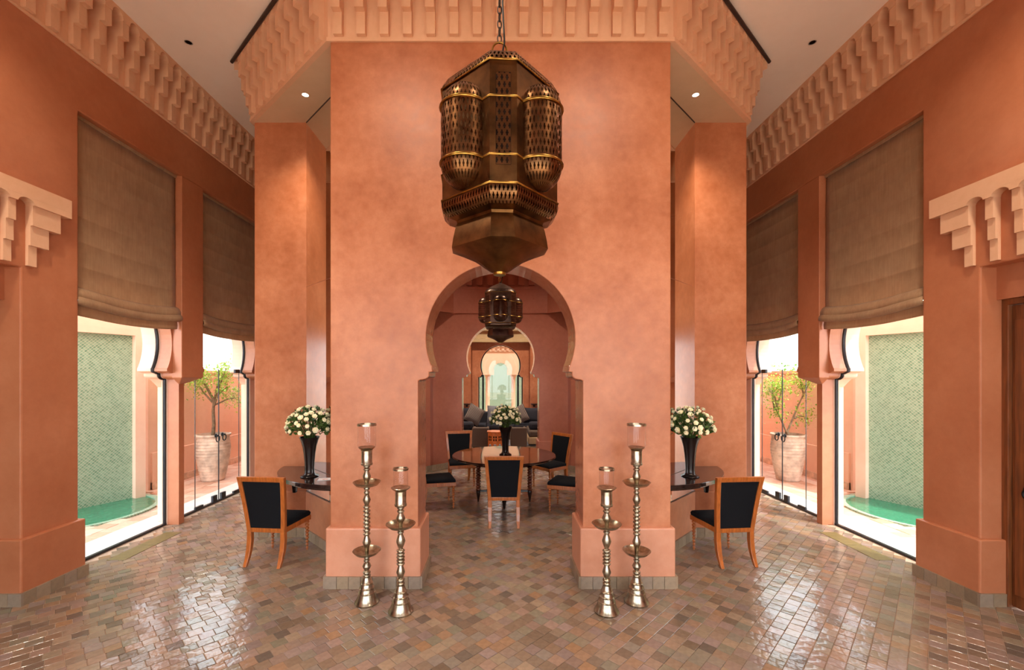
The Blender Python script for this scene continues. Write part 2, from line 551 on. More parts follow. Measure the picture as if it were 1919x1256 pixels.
# ------------------------------------------------------------------ floor
floor = MB().box(-4.72, 4.72, -1.3, 9.9, -0.12, -0.006).build('floor', M['grout'])
structure(floor, 'glossy floor of small square brown and grey clay tiles laid diagonally', 'floor')
TS = 0.0975
def tile_mesh(name, s, h, ch=0.004, mat='tile'):
    mb = MB()
    a, b = s / 2, s / 2 - ch
    mb.add([(-a, -a, -h), (a, -a, -h), (a, a, -h), (-a, a, -h), (-a, -a, -ch * 0.7), (a, -a, -ch * 0.7), (a, a, -ch * 0.7), (-a, a, -ch * 0.7), (-b, -b, 0), (b, -b, 0), (b, b, 0), (-b, b, 0)],
           [(0, 1, 5, 4), (1, 2, 6, 5), (2, 3, 7, 6), (3, 0, 4, 7), (4, 5, 9, 8), (5, 6, 10, 9), (6, 7, 11, 10), (7, 4, 8, 11), (8, 9, 10, 11)])
    me = mb.mesh(name, M[mat], recalc=False)
    return me, mb
tile_me, tile_mb = tile_mesh('floor_tile', TS - 0.003, 0.012, 0.0022)
def in_floor(x, y):
    return abs(x) < 4.30 and -0.8 < y < 9.9
spots = []
c45 = math.sqrt(0.5)
nmax = 110
rowoff = {}
for j in range(-20, 150):
    off = random.uniform(0, 1) * TS
    for i in range(-110, 130):
        a = i * TS + off; b = j * TS
        x = (a - b) * c45; y = (a + b) * c45
        if in_floor(x, y): spots.append((x, y))
def inview(x, y):
    if y < 2.9: return False
    px = CX + x * F_PX / y
    return 0 < px < 1919 and abs(x) < 3.98
vis = sorted([p for p in spots if inview(*p)], key=lambda p: p[1])[:300]
visset = set(vis)
for x, y in vis:
    inst('floor_tile', tile_me, floor, (x, y, random.uniform(-0.0012, 0.0012)), (random.gauss(0, R(0.8)), random.gauss(0, R(0.8)), R(45)))
vv, ff, rr = [], [], []
for x, y in spots:
    if (x, y) in visset: continue
    Mx = Matrix.Translation((x, y, random.uniform(-0.0012, 0.0012))) @ Matrix.Rotation(R(45), 4, 'Z') @ Matrix.Rotation(random.gauss(0, R(0.8)), 4, 'X') @ Matrix.Rotation(random.gauss(0, R(0.8)), 4, 'Y')
    o = len(vv)
    vv += [tuple(Mx @ Vector(p)) for p in tile_mb.v]
    ff += [tuple(i + o for i in f) for f in tile_mb.f]
    rr += [random.random()] * len(tile_mb.v)
me = bpy.data.meshes.new('tile_field'); me.from_pydata(vv, [], ff); me.materials.append(M['tile'])
at = me.attributes.new('tile_rnd', 'FLOAT', 'POINT'); at.data.foreach_set('value', rr)
tf = bpy.data.objects.new('tile_field', me); COL.objects.link(tf); tf.parent = floor; tf['kind'] = 'stuff'
ffl = MB().box(-4.72, 4.72, 9.9, 15.2, -0.12, 0.0).build('floor_far', M['far_floor'])
structure(ffl, 'shiny tiled floor of the sitting room beyond the second arch', 'floor')

# ------------------------------------------------------------------ ceiling
ce = MB().box(-4.72, 4.72, -1.3, 15.2, CZ, CZ + 0.2).build('ceiling', M['ceil'])
structure(ce, 'high pale peach plaster ceiling with small recessed downlights', 'ceiling')

pr = MB().box(-4.72, 4.72, -1.32, 15.22, CZ + 0.2, 7.4).build('roof', M['outside'])  # unseen height above the ceiling, added to shade the left patio
structure(pr, 'flat roof with an unseen tall parapet added to shade the left patio', 'roof')
# ------------------------------------------------------------------ side walls
def sgn_prism(mb, s, poly, xa, xb):
    return mb.prism(poly, s * xa, s * xb, 'x')
SIDE = {-1: 'left', 1: 'right'}
for s in (-1, 1):
    side = SIDE[s]
    w = MB()
    # near stretch with the doorway
    poly = [(Y_NEAR - 0.3, CZ), (Y_NEAR - 0.3, 0), (DOOR_Y0, 0), (DOOR_Y0, DOOR_Z), (DOOR_Y1, DOOR_Z), (DOOR_Y1, 0), (4.25, 0), (4.25, HEAD), (9.42, HEAD), (9.42, CZ)]
    sgn_prism(w, s, poly, WX, 4.62)
    wall = w.build('wall_' + side, M['wall_side'], bevel=0.012)
    structure(wall, 'long orange polished plaster wall with tall windows on the %s' % side, 'wall')
    b = MB(); sgn_prism(b, s, [(9.42, 0), (Y_FAR + 0.3, 0), (Y_FAR + 0.3, CZ), (9.42, CZ)], WX, 4.62)
    b.build('far_stretch', M['wall_side'], wall)
    # inner skin of the arches: wide reveal at the door bay
    b = MB()
    ops = [arch_path(arch_half(0.80, 0.68, 2.36), BAYS[0]), arch_path([(0.995, 0.0), (0.995, 1.86)] + WARCH[1:], BAYS[1]), arch_path(WARCH, BAYS[2])]
    sgn_prism(b, s, wall_arches(4.1, 9.56, HEAD + 0.05, ops), 4.22, 4.37)
    b.build('arcade_inner', M['wall_side'], wall)
    b = MB()
    ops = [arch_path(WARCH, c) for c in BAYS]
    sgn_prism(b, s, wall_arches(4.1, 9.56, HEAD + 0.05, ops), 4.37, 4.45)
    wide = [(0.93, 0.0), (0.93, 1.80), (0.86, 1.86), (0.80, 1.905)] + WARCH[2:]
    sgn_prism(b, s, wall_arches(4.1 - 0.1, 9.66, HEAD + 0.05, [arch_path(wide, c) for c in BAYS]), 4.4502, 4.60)
    b.build('arcade_outer', M['outside'], wall)
    # piers corbelled out between the windows
    for ya, yb, la, lb in ((5.63, 6.036, 5.745, 5.83), (7.624, 8.03, 7.83, 7.915)):
        q = MB()
        z0, z1 = 1.93, 1.845
        lo = [(s * 4.10, ya, z0), (s * 4.23, ya, z0), (s * 4.23, yb, z0), (s * 4.10, yb, z0)]
        hi = [(s * 4.10, ya, HEAD), (s * 4.23, ya, HEAD), (s * 4.23, yb, HEAD), (s * 4.10, yb, HEAD)]
        bt = [(s * 4.215, la, z1), (s * 4.23, la, z1), (s * 4.23, lb, z1), (s * 4.215, lb, z1)]
        q.rings([bt, lo, hi])
        q.build('pier', M['wall_side'], wall, bevel=0.008)
    # plinth
    q = MB()
    for ya, yb in ((Y_NEAR, DOOR_Y0), (DOOR_Y1 - 0.035, 4.285)):
        x0, x1 = sorted((s * (WX - 0.04), s * (WX + 0.3 if ya > 3 else WX + 0.1)))
        q.box(x0, x1, ya, yb, 0, 0.56)
    q.build('plinth', M['wall_side'], wall, bevel=0.012)
    # wooden door in the recess
    dp = empty('door_%d' % (3 if s < 0 else 4), (s * 4.33, (DOOR_Y0 + DOOR_Y1) / 2, 0))
    structure(dp, 'dark wooden door with iron ring handle in the %s wall' % side, 'door')
    hw = (DOOR_Y1 - DOOR_Y0) / 2
    fr = MB().prism([(-hw + 0.002, 0), (-hw + 0.002, 2.6), (hw - 0.002, 2.6), (hw - 0.002, 0), (hw - 0.05, 0), (hw - 0.05, 2.55), (-hw + 0.05, 2.55), (-hw + 0.05, 0)], -0.05 * s, 0.06 * s, 'x')
    fr.build('door_frame', M['doorwood'], dp, bevel=0.004)
    lf = MB().box(-0.02, 0.03, -hw + 0.055, hw - 0.055, 0.012, 2.545).build('door_leaf', M['doorwood'], dp, bevel=0.004)
    for k in range(6):
        y0 = -hw + 0.075 + k * (2 * hw - 0.15) / 6
        MB().box(*sorted((-0.03 * s, -0.02 * s)), y0 + 0.004, y0 + (2 * hw - 0.15) / 6 - 0.004, 0.12, 2.42).build('plank', M['doorwood'], lf, bevel=0.003)
    hd = MB().lathe([(0.0, 0.0), (0.045, 0.0), (0.045, 0.012), (0.02, 0.03), (0.02, 0.05), (0.0, 0.055)], 16)
    hd.xform(Matrix.Rotation(-s * PI / 2, 4, 'Y'))
    hd.build('handle_plate', M['black'], lf, 50, loc=(-0.03 * s, hw - 0.20, 1.03))
    MB().tube([(-0.05 * s, hw - 0.20 + 0.045 * math.sin(t), 0.985 + 0.045 * math.cos(t)) for t in [2 * PI * k / 20 for k in range(20)]], 0.009, 8, True).build('ring_handle', M['black'], lf, 60)
    MB().box(*sorted((s * 4.24, s * 4.62)), DOOR_Y0, DOOR_Y1, 2.6, DOOR_Z).build('door_head', M['wall_side'], wall)

def skirting(name, label, runs, hgt=0.11, w=0.112, t=0.022):
    """runs: list of (p0, p1, n) wall lines with outward normal n"""
    par = empty(name)
    structure(par, label, 'skirting')
    me_ = {}
    for p0, p1, nrm in runs:
        p0, p1, nrm = Vector(p0), Vector(p1), Vector(nrm).normalized()
        L = (p1 - p0).length
        k = max(1, round(L / w)); ww = L / k
        key = round(ww, 4)
        if key not in me_:
            me_[key] = MB().box(-ww / 2 + 0.0018, ww / 2 - 0.0018, -t / 2, t / 2, 0.0, hgt).mesh('skirting_tile', M['skirt'])
        d = (p1 - p0).normalized()
        for i in range(k):
            c = p0 + d * (i + 0.5) * ww + nrm * (t / 2 - 0.004)
            inst('skirting_tile', me_[key], par, (c.x, c.y, 0), (0, 0, math.atan2(d.y, d.x)))
    return par
for s in (-1, 1):
    skirting('baseboard_' + SIDE[s], 'row of brown clay tiles along the foot of the %s side wall' % SIDE[s],
             [((s * (WX - 0.04), 3.69), (s * (WX - 0.04), 4.30), (-s, 0)), ((s * (WX - 0.06), DOOR_Y1 - 0.035), (s * 4.27, DOOR_Y1 - 0.035), (0, -1)),
              ((s * (WX - 0.04), 1.2), (s * (WX - 0.04), DOOR_Y0), (-s, 0))])

# near wall behind the camera and far wall
nw = MB().prism(wall_arches(-4.62, 4.62, CZ, [arch_path(ARCH_N, -2.6), arch_path(ARCH_N), arch_path(ARCH_N, 2.6)]), Y_NEAR - 0.42, Y_NEAR, 'y').build('wall_near', M['wall_side'])
structure(nw, 'orange plaster wall with three unseen arched openings added behind the viewer for daylight', 'wall')
fw = MB().prism(wall_arches(-4.62, 4.62, CZ, [arch_path(ARCH)]), Y_FAR, Y_FAR + 0.42, 'y').build('wall_far', M['wall'])
structure(fw, 'orange plaster end wall with a horseshoe arched garden window behind the sofas', 'wall')
for xx in (-1, 1):
    MB().box(*sorted((xx * 0.99, xx * 1.7)), Y_FAR - 0.12, Y_FAR + 0.01, 0, 3.1).build('pilaster', M['wall'], fw, bevel=0.01)
    MB().box(*sorted((xx * 0.77, xx * 1.75)), Y_FAR - 0.14, Y_FAR + 0.01, 0, 0.68).build('plinth', M['wall'], fw, bevel=0.01)
tb = empty('trim_9'); structure(tb, 'stepped beige moulding across the end wall above the garden window', 'moulding')
for k, (za, zb, pr) in enumerate(((3.08, 3.2, 0.10), (3.2, 3.45, 0.05), (3.45, 3.6, 0.16), (3.6, 4.0, 0.10))):
    MB().box(-3.9, 3.9, Y_FAR - 0.14 - pr, Y_FAR + 0.01, za, zb).build('moulding_course', M['beige'], tb, bevel=0.01)

# ------------------------------------------------------------------ rotunda tower
FB = (4.06, 4.48)                       # front block front and back faces
BW = 1.58
fbm = MB().prism(wall_arches(-BW, BW, SZ + 0.01, [arch_path(ARCH)]), FB[0], FB[1], 'y')
wf = fbm.build('wall_center', M['wall'], bevel=0.008)
polish_reveal(wf, 0.9)
structure(wf, 'tall orange plaster block with a horseshoe arch in the middle of the hall', 'wall')
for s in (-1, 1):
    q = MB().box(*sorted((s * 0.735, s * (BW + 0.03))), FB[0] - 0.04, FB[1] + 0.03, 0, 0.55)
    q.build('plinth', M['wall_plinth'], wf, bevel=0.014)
bb = 2 * YC
bkm = MB().prism(wall_arches(-BW, BW, SZ + 0.01, [arch_path(ARCH2)]), bb - FB[1], bb - FB[0], 'y')
wb = bkm.build('wall_center_back', M['wall_rot'], bevel=0.008)
polish_reveal(wb, 0.95)
structure(wb, 'rose plaster back wall of the round dining space with a second horseshoe arch', 'wall')
for s in (-1, 1):
    MB().box(*sorted((s * 0.80, s * 1.10)), bb - FB[1] - 0.03, bb - FB[0] + 0.03, 0, 0.55).build('plinth', M['wall_rot'], wb, bevel=0.012)
PX0, PX1, PY = 2.36, 3.01, 5.35
for s in (-1, 1):
    # side block (its end is the pier beside the console)
    w = MB().prism(wall_arches(PY, bb - PY, SZ + 0.01, [arch_path(ARCH, YC)]), s * PX0, s * PX1, 'x')
    o = w.build('wall_pier_' + SIDE[s], M['wall'], bevel=0.008)
    structure(o, 'tall orange plaster pier beside the %s console table' % SIDE[s], 'wall')
    MB().box(*sorted((s * (PX0 - 0.0), s * (PX1 + 0.03))), PY - 0.035, 6.1, 0, 0.55).build('plinth', M['wall'], o, bevel=0.012)
    # diagonal walls: front with mirror, back
    for nm, ysgn in (('front', 1), ('back', -1)):
        def YY(y): return y if ysgn > 0 else bb - y
        # outer line x + y = 2.99 (left, front)
        t = 0.31 * math.sqrt(2)
        poly = [(s * 2.37, YY(PY - 0.01)), (s * 1.45, YY(4.43)), (s * (1.45 - 0.0), YY(4.43 + t)), (s * (2.37), YY(PY - 0.01 + t))]
        d = MB().prism(poly, 0, SZ + 0.01, 'z').build('wall_diagonal_%s_%s' % (nm, SIDE[s]), M['wall_rot'])
        structure(d, 'diagonal rose plaster wall of the dining space, %s %s' % (nm, SIDE[s]), 'wall')
        if ysgn > 0:
            k = 0.035 * math.sqrt(2)
            poly = [(s * 2.36, PY - 0.0 + 0.02), (s * 2.36, PY - k), (s * 1.56, 4.55 - k), (s * 1.56, 4.58)]
            MB().prism(poly, 0, 0.55, 'z').build('plinth', M['wall'], d, bevel=0.01)
# soffit slab above (octagon)
OX, OY = 3.03, 2.95 - 0.0
def octo(ax, e=0.0):
    yf, yp = YC - (YC - FB[0]), PY
    q = [(-1.6, FB[0]), (1.6, FB[0]), (OX, PY - 0.02), (OX, bb - PY + 0.02), (1.6, bb - FB[0]), (-1.6, bb - FB[0]), (-OX, bb - PY + 0.02), (-OX, PY - 0.02)]
    return q
so = MB().prism(octo(0), SZ, CZ, 'z').build('ceiling_soffit', M['soffit'])
structure(so, 'pale underside of the octagonal tower above the consoles', 'soffit')

# rotunda inner band and teeth
IR = 2.48
def ioct(r):
    a = r * math.tan(R(22.5))
    return [(-a, YC - r), (a, YC - r), (r, YC - a), (r, YC + a), (a, YC + r), (-a, YC + r), (-r, YC + a), (-r, YC - a)]
t8 = empty('trim_8'); structure(t8, 'rose plaster band with small corbels around the top of the dining space', 'cornice')
IRL = bb - FB[1] - YC     # distance to the inner face of the blocks
ring_o, ring_i = ioct(IRL), ioct(IRL - 0.04)
for i in range(8):
    j = (i + 1) % 8
    MB().prism([ring_o[i], ring_o[j], ring_i[j], ring_i[i]], 3.30, 3.82, 'z').build('band', M['wall_rot'], t8)
    MB().prism([ring_o[i], ring_o[j], ioct(IRL - 0.06)[j], ioct(IRL - 0.06)[i]], 3.82, 3.86, 'z').build('fillet', M['wall_rot'], t8)
    p0, p1 = Vector(ring_i[i]), Vector(ring_i[j])
    dd = (p1 - p0); L = dd.length; dd.normalize()
    nrm = Vector((-dd.y, dd.x))
    if nrm.dot(Vector((0, YC)) - p0) < 0: nrm = -nrm
    if i in (3, 4, 5):
        k = int(L / 0.205)
        for q in range(k):
            c = p0 + dd * (L * (q + 0.5) / k)
            tm = MB().box(-0.06, 0.06, -0.06, 0.03, 3.90, 4.4)
            tm.build('corbel', M['wall_rot'], t8, loc=(c.x, c.y, 0), rotz=math.atan2(dd.y, dd.x))

# ------------------------------------------------------------------ corbelled cornices
PITCH = 0.2065
def corbel_mesh(name, w, z1, z2, z3, top, pr, niche=0.066, mat='peach'):
    """one unit of a stepped frieze, local: u along x (width PITCH), -y outwards, z from 0"""
    mb = MB()
    a = w / 2
    zs = [0.0, z1, z2, z3]
    mb.prism([(0.0, 0.0), (-pr, 0.0), (-pr, z1), (-2 * pr, z1), (-2 * pr, z2), (-3 * pr, z2), (-3 * pr, z3 - 0.0005), (0.0, z3 - 0.0005)], -a + 0.0004, a - 0.0004, 'x')
    # arched head between two corbels (drawn right of the corbel)
    g0, g1 = a, PITCH - a
    cx, r = (g0 + g1) / 2, (g1 - g0) / 2
    pts = [(-a, z3), (g0, z3)]
    for k in range(11):
        t = PI - PI * k / 10
        pts.append((cx + r * math.cos(t), z3 + r * 1.15 * math.sin(t)))
    pts += [(g1, z3), (g1, top), (-a, top)]
    mb.prism(pts, -pr * 3 - 0.008, 0.0, 'y')
    return mb.mesh(name, M[mat])
corb = corbel_mesh('corbel', 0.078, 0.20, 0.39, 0.55, 0.66, 0.056)
def frieze(par, p0, p1, out, z, mesh=corb, skip_last=False):
    p0, p1 = Vector(p0), Vector(p1)
    d = p1 - p0; L = d.length; d.normalize()
    k = max(1, round(L / PITCH))
    ang = math.atan2(d.y, d.x)
    # local -y must be the outward side
    yl = Vector((-math.sin(ang), math.cos(ang)))
    if (-yl).dot(Vector(out)) < 0:
        ang += PI; p0, p1 = p1, p0; d = -d
    for i in range(k):
        c = p0 + d * (L * (i + 0.5) / k)
        inst('corbel', mesh, par, (c.x, c.y, z), (0, 0, ang), (L / k / PITCH, 1, 1))
for s, n in ((-1, 1), (1, 2)):
    t = empty('trim_%d' % n)
    structure(t, 'pale corbelled cornice running under the ceiling along the %s wall' % SIDE[s], 'cornice')
    frieze(t, (s * WX, 1.6), (s * WX, 1.6 + 40 * PITCH), (-s, 0), 5.10)
    MB().box(*sorted((s * (WX - 0.022), s * (WX + 0.05))), Y_NEAR, 9.85, 5.075, 5.10).build('fillet', M['peach'], t, bevel=0.006)
    MB().box(*sorted((s * (WX - 0.004), s * (WX + 0.05))), Y_NEAR, 9.85, 5.10, CZ).build('backing', M['peach'], t)
t = empty('trim_3')
structure(t, 'pale corbelled cornice around the octagonal tower top', 'cornice')
oc = octo(0)
for i in range(8):
    p0, p1 = Vector(oc[i]), Vector(oc[(i + 1) % 8])
    mid = (p0 + p1) / 2
    out = mid - Vector((0, YC))
    if i in (3, 4, 5): continue
    frieze(t, p0, p1, out, SZ + 0.035)
def bigoct(e):
    k = e * math.tan(R(22.5))
    return [(-1.6 - k, FB[0] - e), (1.6 + k, FB[0] - e), (OX + e, PY - 0.02 - k), (OX + e, bb - PY + 0.02 + k), (1.6 + k, bb - FB[0] + e), (-1.6 - k, bb - FB[0] + e), (-OX - e, bb - PY + 0.02 + k), (-OX - e, PY - 0.02 - k)]
for i in range(8):
    a_, b_, c_, d_ = bigoct(0.02)[i], bigoct(0.02)[(i + 1) % 8], bigoct(-0.03)[(i + 1) % 8], bigoct(-0.03)[i]
    MB().prism([a_, b_, c_, d_], SZ - 0.004, SZ + 0.034, 'z').build('fillet', M['peach'], t)
    a_, b_ = bigoct(0.003)[i], bigoct(0.003)[(i + 1) % 8]
    MB().prism([a_, b_, c_, d_], SZ + 0.0345, SZ + 0.689, 'z').build('niche_backing', M['peach'], t)
MB().prism(bigoct(0.178), SZ + 0.69, CZ, 'z').build('top_band', M['peach'], t)
for s in (-1, 1):
    o = bigoct(0.195)
    a, b2 = (o[7], o[0]) if s < 0 else (o[2], o[1])
    MB().tube([(a[0], a[1], CZ - 0.03), (b2[0], b2[1], CZ - 0.03)], 0.02, 8).build('dark_rail', M['rail'], t, 60)

# doorway lintels
for s, n in ((-1, 4), (1, 5)):
    t = empty('trim_%d' % n)
    structure(t, 'pale stepped corbel lintel above the doorway on the %s' % SIDE[s], 'lintel')
    y1 = 4.10
    PR, ST = 0.085, 0.020
    zl = (3.42, 3.25, 3.08, 2.905)
    MB().box(*sorted((s * (WX - PR), s * (WX + 0.02))), 1.85, y1, 3.475, 3.59).build('lintel_band', M['peach'], t)
    # end block with steps both along the wall and towards it
    MB().box(*sorted((s * (WX - PR), s * (WX + 0.02))), 3.775, y1 - 0.0005, zl[0], 3.4745).build('step', M['peach'], t)
    for k in range(1, 4):
        MB().box(*sorted((s * (WX - PR + ST * k), s * (WX + 0.02))), 3.775, y1 - 0.085 * k, zl[k], zl[k - 1] - 0.0005).build('step', M['peach'], t)
    c = 3.71
    while c > 1.95:
        # niche of half width .065 centred at c, corbel below it towards the viewer
        poly = [(c - 0.125, 3.4745), (c - 0.125, zl[0]), (c - 0.065, zl[0])] + [(c - 0.065 * math.cos(PI * q / 8), zl[0] + 0.045 * math.sin(PI * q / 8)) for q in range(1, 8)] + [(c + 0.065, zl[0]), (c + 0.065, 3.4745)]
        m_ = MB(); sgn_prism(m_, s, poly, WX - PR, WX + 0.02)
        m_.build('arched_head', M['peach'], t)
        q = MB()
        prof = [(s * (WX + 0.02), zl[3])]
        for k in (3, 2, 1):
            prof += [(s * (WX - PR + ST * k), zl[k]), (s * (WX - PR + ST * k), zl[k - 1] - 0.0005)]
        prof += [(s * (WX + 0.02), zl[0] - 0.0005)]
        q.prism(prof, c - 0.1245, c - 0.0655, 'y').build('corbel', M['peach'], t)
        c -= 0.19

# ------------------------------------------------------------------ skirting of the tower
skirting('baseboard_center', 'row of brown clay tiles along the foot of the central arch block',
         [((-BW - 0.03, FB[0] - 0.04), (-0.735, FB[0] - 0.04), (0, -1)), ((0.735, FB[0] - 0.04), (BW + 0.03, FB[0] - 0.04), (0, -1)),
          ((-0.735, FB[0] - 0.05), (-0.735, FB[1] + 0.03), (1, 0)), ((0.735, FB[0] - 0.05), (0.735, FB[1] + 0.03), (-1, 0)),
          ((-BW - 0.03, FB[0] - 0.05), (-BW - 0.03, FB[1]), (-1, 0)), ((BW + 0.03, FB[0] - 0.05), (BW + 0.03, FB[1]), (1, 0))])
for s in (-1, 1):
    k = 0.035 * math.sqrt(2)
    skirting('baseboard_pier_' + SIDE[s], 'brown clay skirting tiles under the %s console table' % SIDE[s],
             [((s * PX0, PY - 0.035), (s * (PX1 + 0.03), PY - 0.035), (0, -1)), ((s * 2.36, PY - k), (s * 1.60, 4.59 - k), (s, -1))])
_io = ioct(IRL)
skirting('baseboard_dining', 'brown clay skirting tiles around the dining space', [
    (_io[6], _io[5], (0.7, -0.7)), (_io[3], _io[4], (-0.7, -0.7)),
    (_io[5], (-0.85, _io[5][1]), (0, -1)), ((0.85, _io[4][1]), _io[4], (0, -1))])

# ------------------------------------------------------------------ mirrors on the diagonal walls
for s in (-1, 1):
    m = empty('wall_mirror', (s * 2.36, PY, 0))
    tag(m, 'tall two-pane mirror on the diagonal wall behind the %s console' % SIDE[s], 'mirror')
    e = 0.012 * math.sqrt(0.5)
    # wall face line: from (2.36, 5.35) to (1.56, 4.55), outward normal (s, -1)/sqrt2
    def pane(z0, z1, nm):
        q = MB()
        a = Vector((0.0, -0.004)); b = Vector((-s * 0.80, -0.804))
        n_ = Vector((s, -1)).normalized()
        poly = [tuple(a + n_ * 0.001), tuple(b + n_ * 0.001), tuple(b + n_ * 0.012), tuple(a + n_ * 0.012)]
        q.prism(poly, z0, z1, 'z').build(nm, M['mirror'], m)
    pane(0.555, 3.035, 'pane'); pane(3.041, SZ - 0.012, 'pane')
    n_ = Vector((s, -1)).normalized()
    for z in (SZ - 0.012, 0.545):
        a = Vector((0, -0.004)); b = Vector((-s * 0.8, -0.804))
        MB().prism([tuple(a), tuple(b), tuple(b + n_ * 0.016), tuple(a + n_ * 0.016)], z, z + 0.011, 'z').build('edge_strip', M['rail'], m)

# ------------------------------------------------------------------ windows and glass doors in the side walls
def bay_glass(s, c, n, label, door=False):
    root = empty('%s_%d' % ('door' if door else 'window', n), (s * 4.40, c, 0))
    structure(root, label, 'glass door' if door else 'window')
    path = arch_path(WARCH)
    fp = [(0, u * 0.985, z) for u, z in path]
    MB().tube([(0, u, max(z, 0.0)) for _, u, z in fp], 0.019, 6).build('frame', M['frame'], root)
    MB().box(-0.02, 0.02, -0.80, 0.80, 0.001, 0.022).build('bottom_rail', M['frame'], root)
    if not door:
        q = MB().prism([(u * 0.985, max(z, 0.02)) for u, z in path], -0.004, 0.004, 'x')
        q.build('pane', M['glass'], root)
        return root
    # fixed top and side lights, two leaves
    top = 2.06
    q = MB().prism([(u * 0.985, max(z, top)) for u, z in path if z >= top], -0.004, 0.004, 'x')
    q.build('pane', M['glass'], root)
    for a, b in ((-0.785, -0.532), (0.532, 0.785)):
        hi = 1.86
        MB().box(-0.004, 0.004, a, b, 0.02, hi).build('pane', M['glass'], root)
    for a, b in ((-0.528, -0.004), (0.004, 0.528)):
        lf = MB().box(-0.005, 0.005, a, b, 0.012, top - 0.005).build('glass_leaf', M['glass'], root)
        hinge = a if a < -0.1 else b
        lock = b if a < -0.1 else a
        for e in (a, b):
            MB().box(-0.0055, 0.0055, e - 0.002, e + 0.002, 0.012, top - 0.005).build('polished_edge', M['frame'], lf)
        sg = 1 if hinge < 0 else -1
        MB().box(-0.016, 0.016, *sorted((hinge, hinge + sg * 0.16)), 0.004, 0.055).build('patch_fitting', M['frame'], lf, bevel=0.003)
        MB().box(-0.016, 0.016, *sorted((hinge, hinge + sg * 0.12)), top - 0.06, top).build('patch_fitting', M['frame'], lf, bevel=0.003)
        MB().box(-0.018, 0.018, *sorted((lock - sg * 0.05, lock - sg * 0.15)), 0.02, 0.115).build('floor_lock', M['frame'], lf, bevel=0.003)
        hy = lock - sg * 0.075
        h_ = MB().lathe([(0, 0), (0.03, 0), (0.03, 0.01), (0.014, 0.025), (0.014, 0.045), (0, 0.05)], 12)
        h_.xform(Matrix.Rotation(-s * PI / 2, 4, 'Y')).build('handle_rose', M['black'], lf, 50, loc=(-s * 0.005, hy, 1.03))
        MB().tube([(-s * 0.04, hy + 0.042 * math.sin(q_), 0.985 + 0.048 * math.cos(q_)) for q_ in [2 * PI * k / 18 for k in range(18)]], 0.008, 6, True).build('ring_handle', M['black'], lf, 60)
    return root
wn = 1
for s in (-1, 1):
    bay_glass(s, BAYS[0], wn, 'arched fixed window looking onto the green tiled fountain on the %s' % SIDE[s]); wn += 1
    bay_glass(s, BAYS[1], 1 if s < 0 else 2, 'frameless double glass door with iron rings on the %s' % SIDE[s], True)
    bay_glass(s, BAYS[2], wn, 'arched window half hidden behind the tower on the %s' % SIDE[s]); wn += 1
    th = MB().box(*sorted((s * 4.42, s * 4.85)), 4.1, 9.6, -0.1, -0.004).build('trim_%d' % (10 if s < 0 else 11), M['marble'])
    structure(th, 'pale marble threshold outside the glass on the %s' % SIDE[s], 'threshold')
def end_window(n, y, label, x=0.0, A=None):
    root = empty('window_%d' % n, (x, y, 0))
    structure(root, label, 'window')
    path = arch_path(A or ARCH)
    MB().tube([(u * 0.97, 0, max(z, 0.0)) for u, z in path], 0.02, 6).build('frame', M['frame'], root)
    for u in (-0.60, 0.60):
        MB().box(u - 0.03, u + 0.03, -0.03, 0.03, 0.0, 1.985).build('mullion', M['black'], root)
    MB().prism([(u * 0.97, max(z, 0.02)) for u, z in path], -0.004, 0.004, 'y').build('pane', M['glass'], root)
end_window(5, Y_FAR + 0.25, 'horseshoe arched garden window at the far end, framed in black')
for _i, (_x, _w) in enumerate(((-2.6, 'left'), (0.0, 'middle'), (2.6, 'right'))):
    end_window(6 + _i, Y_NEAR - 0.25, 'unseen arched window added behind the viewer for daylight, %s' % _w, _x, ARCH_N)  # windows added out of view to bring daylight into the hall

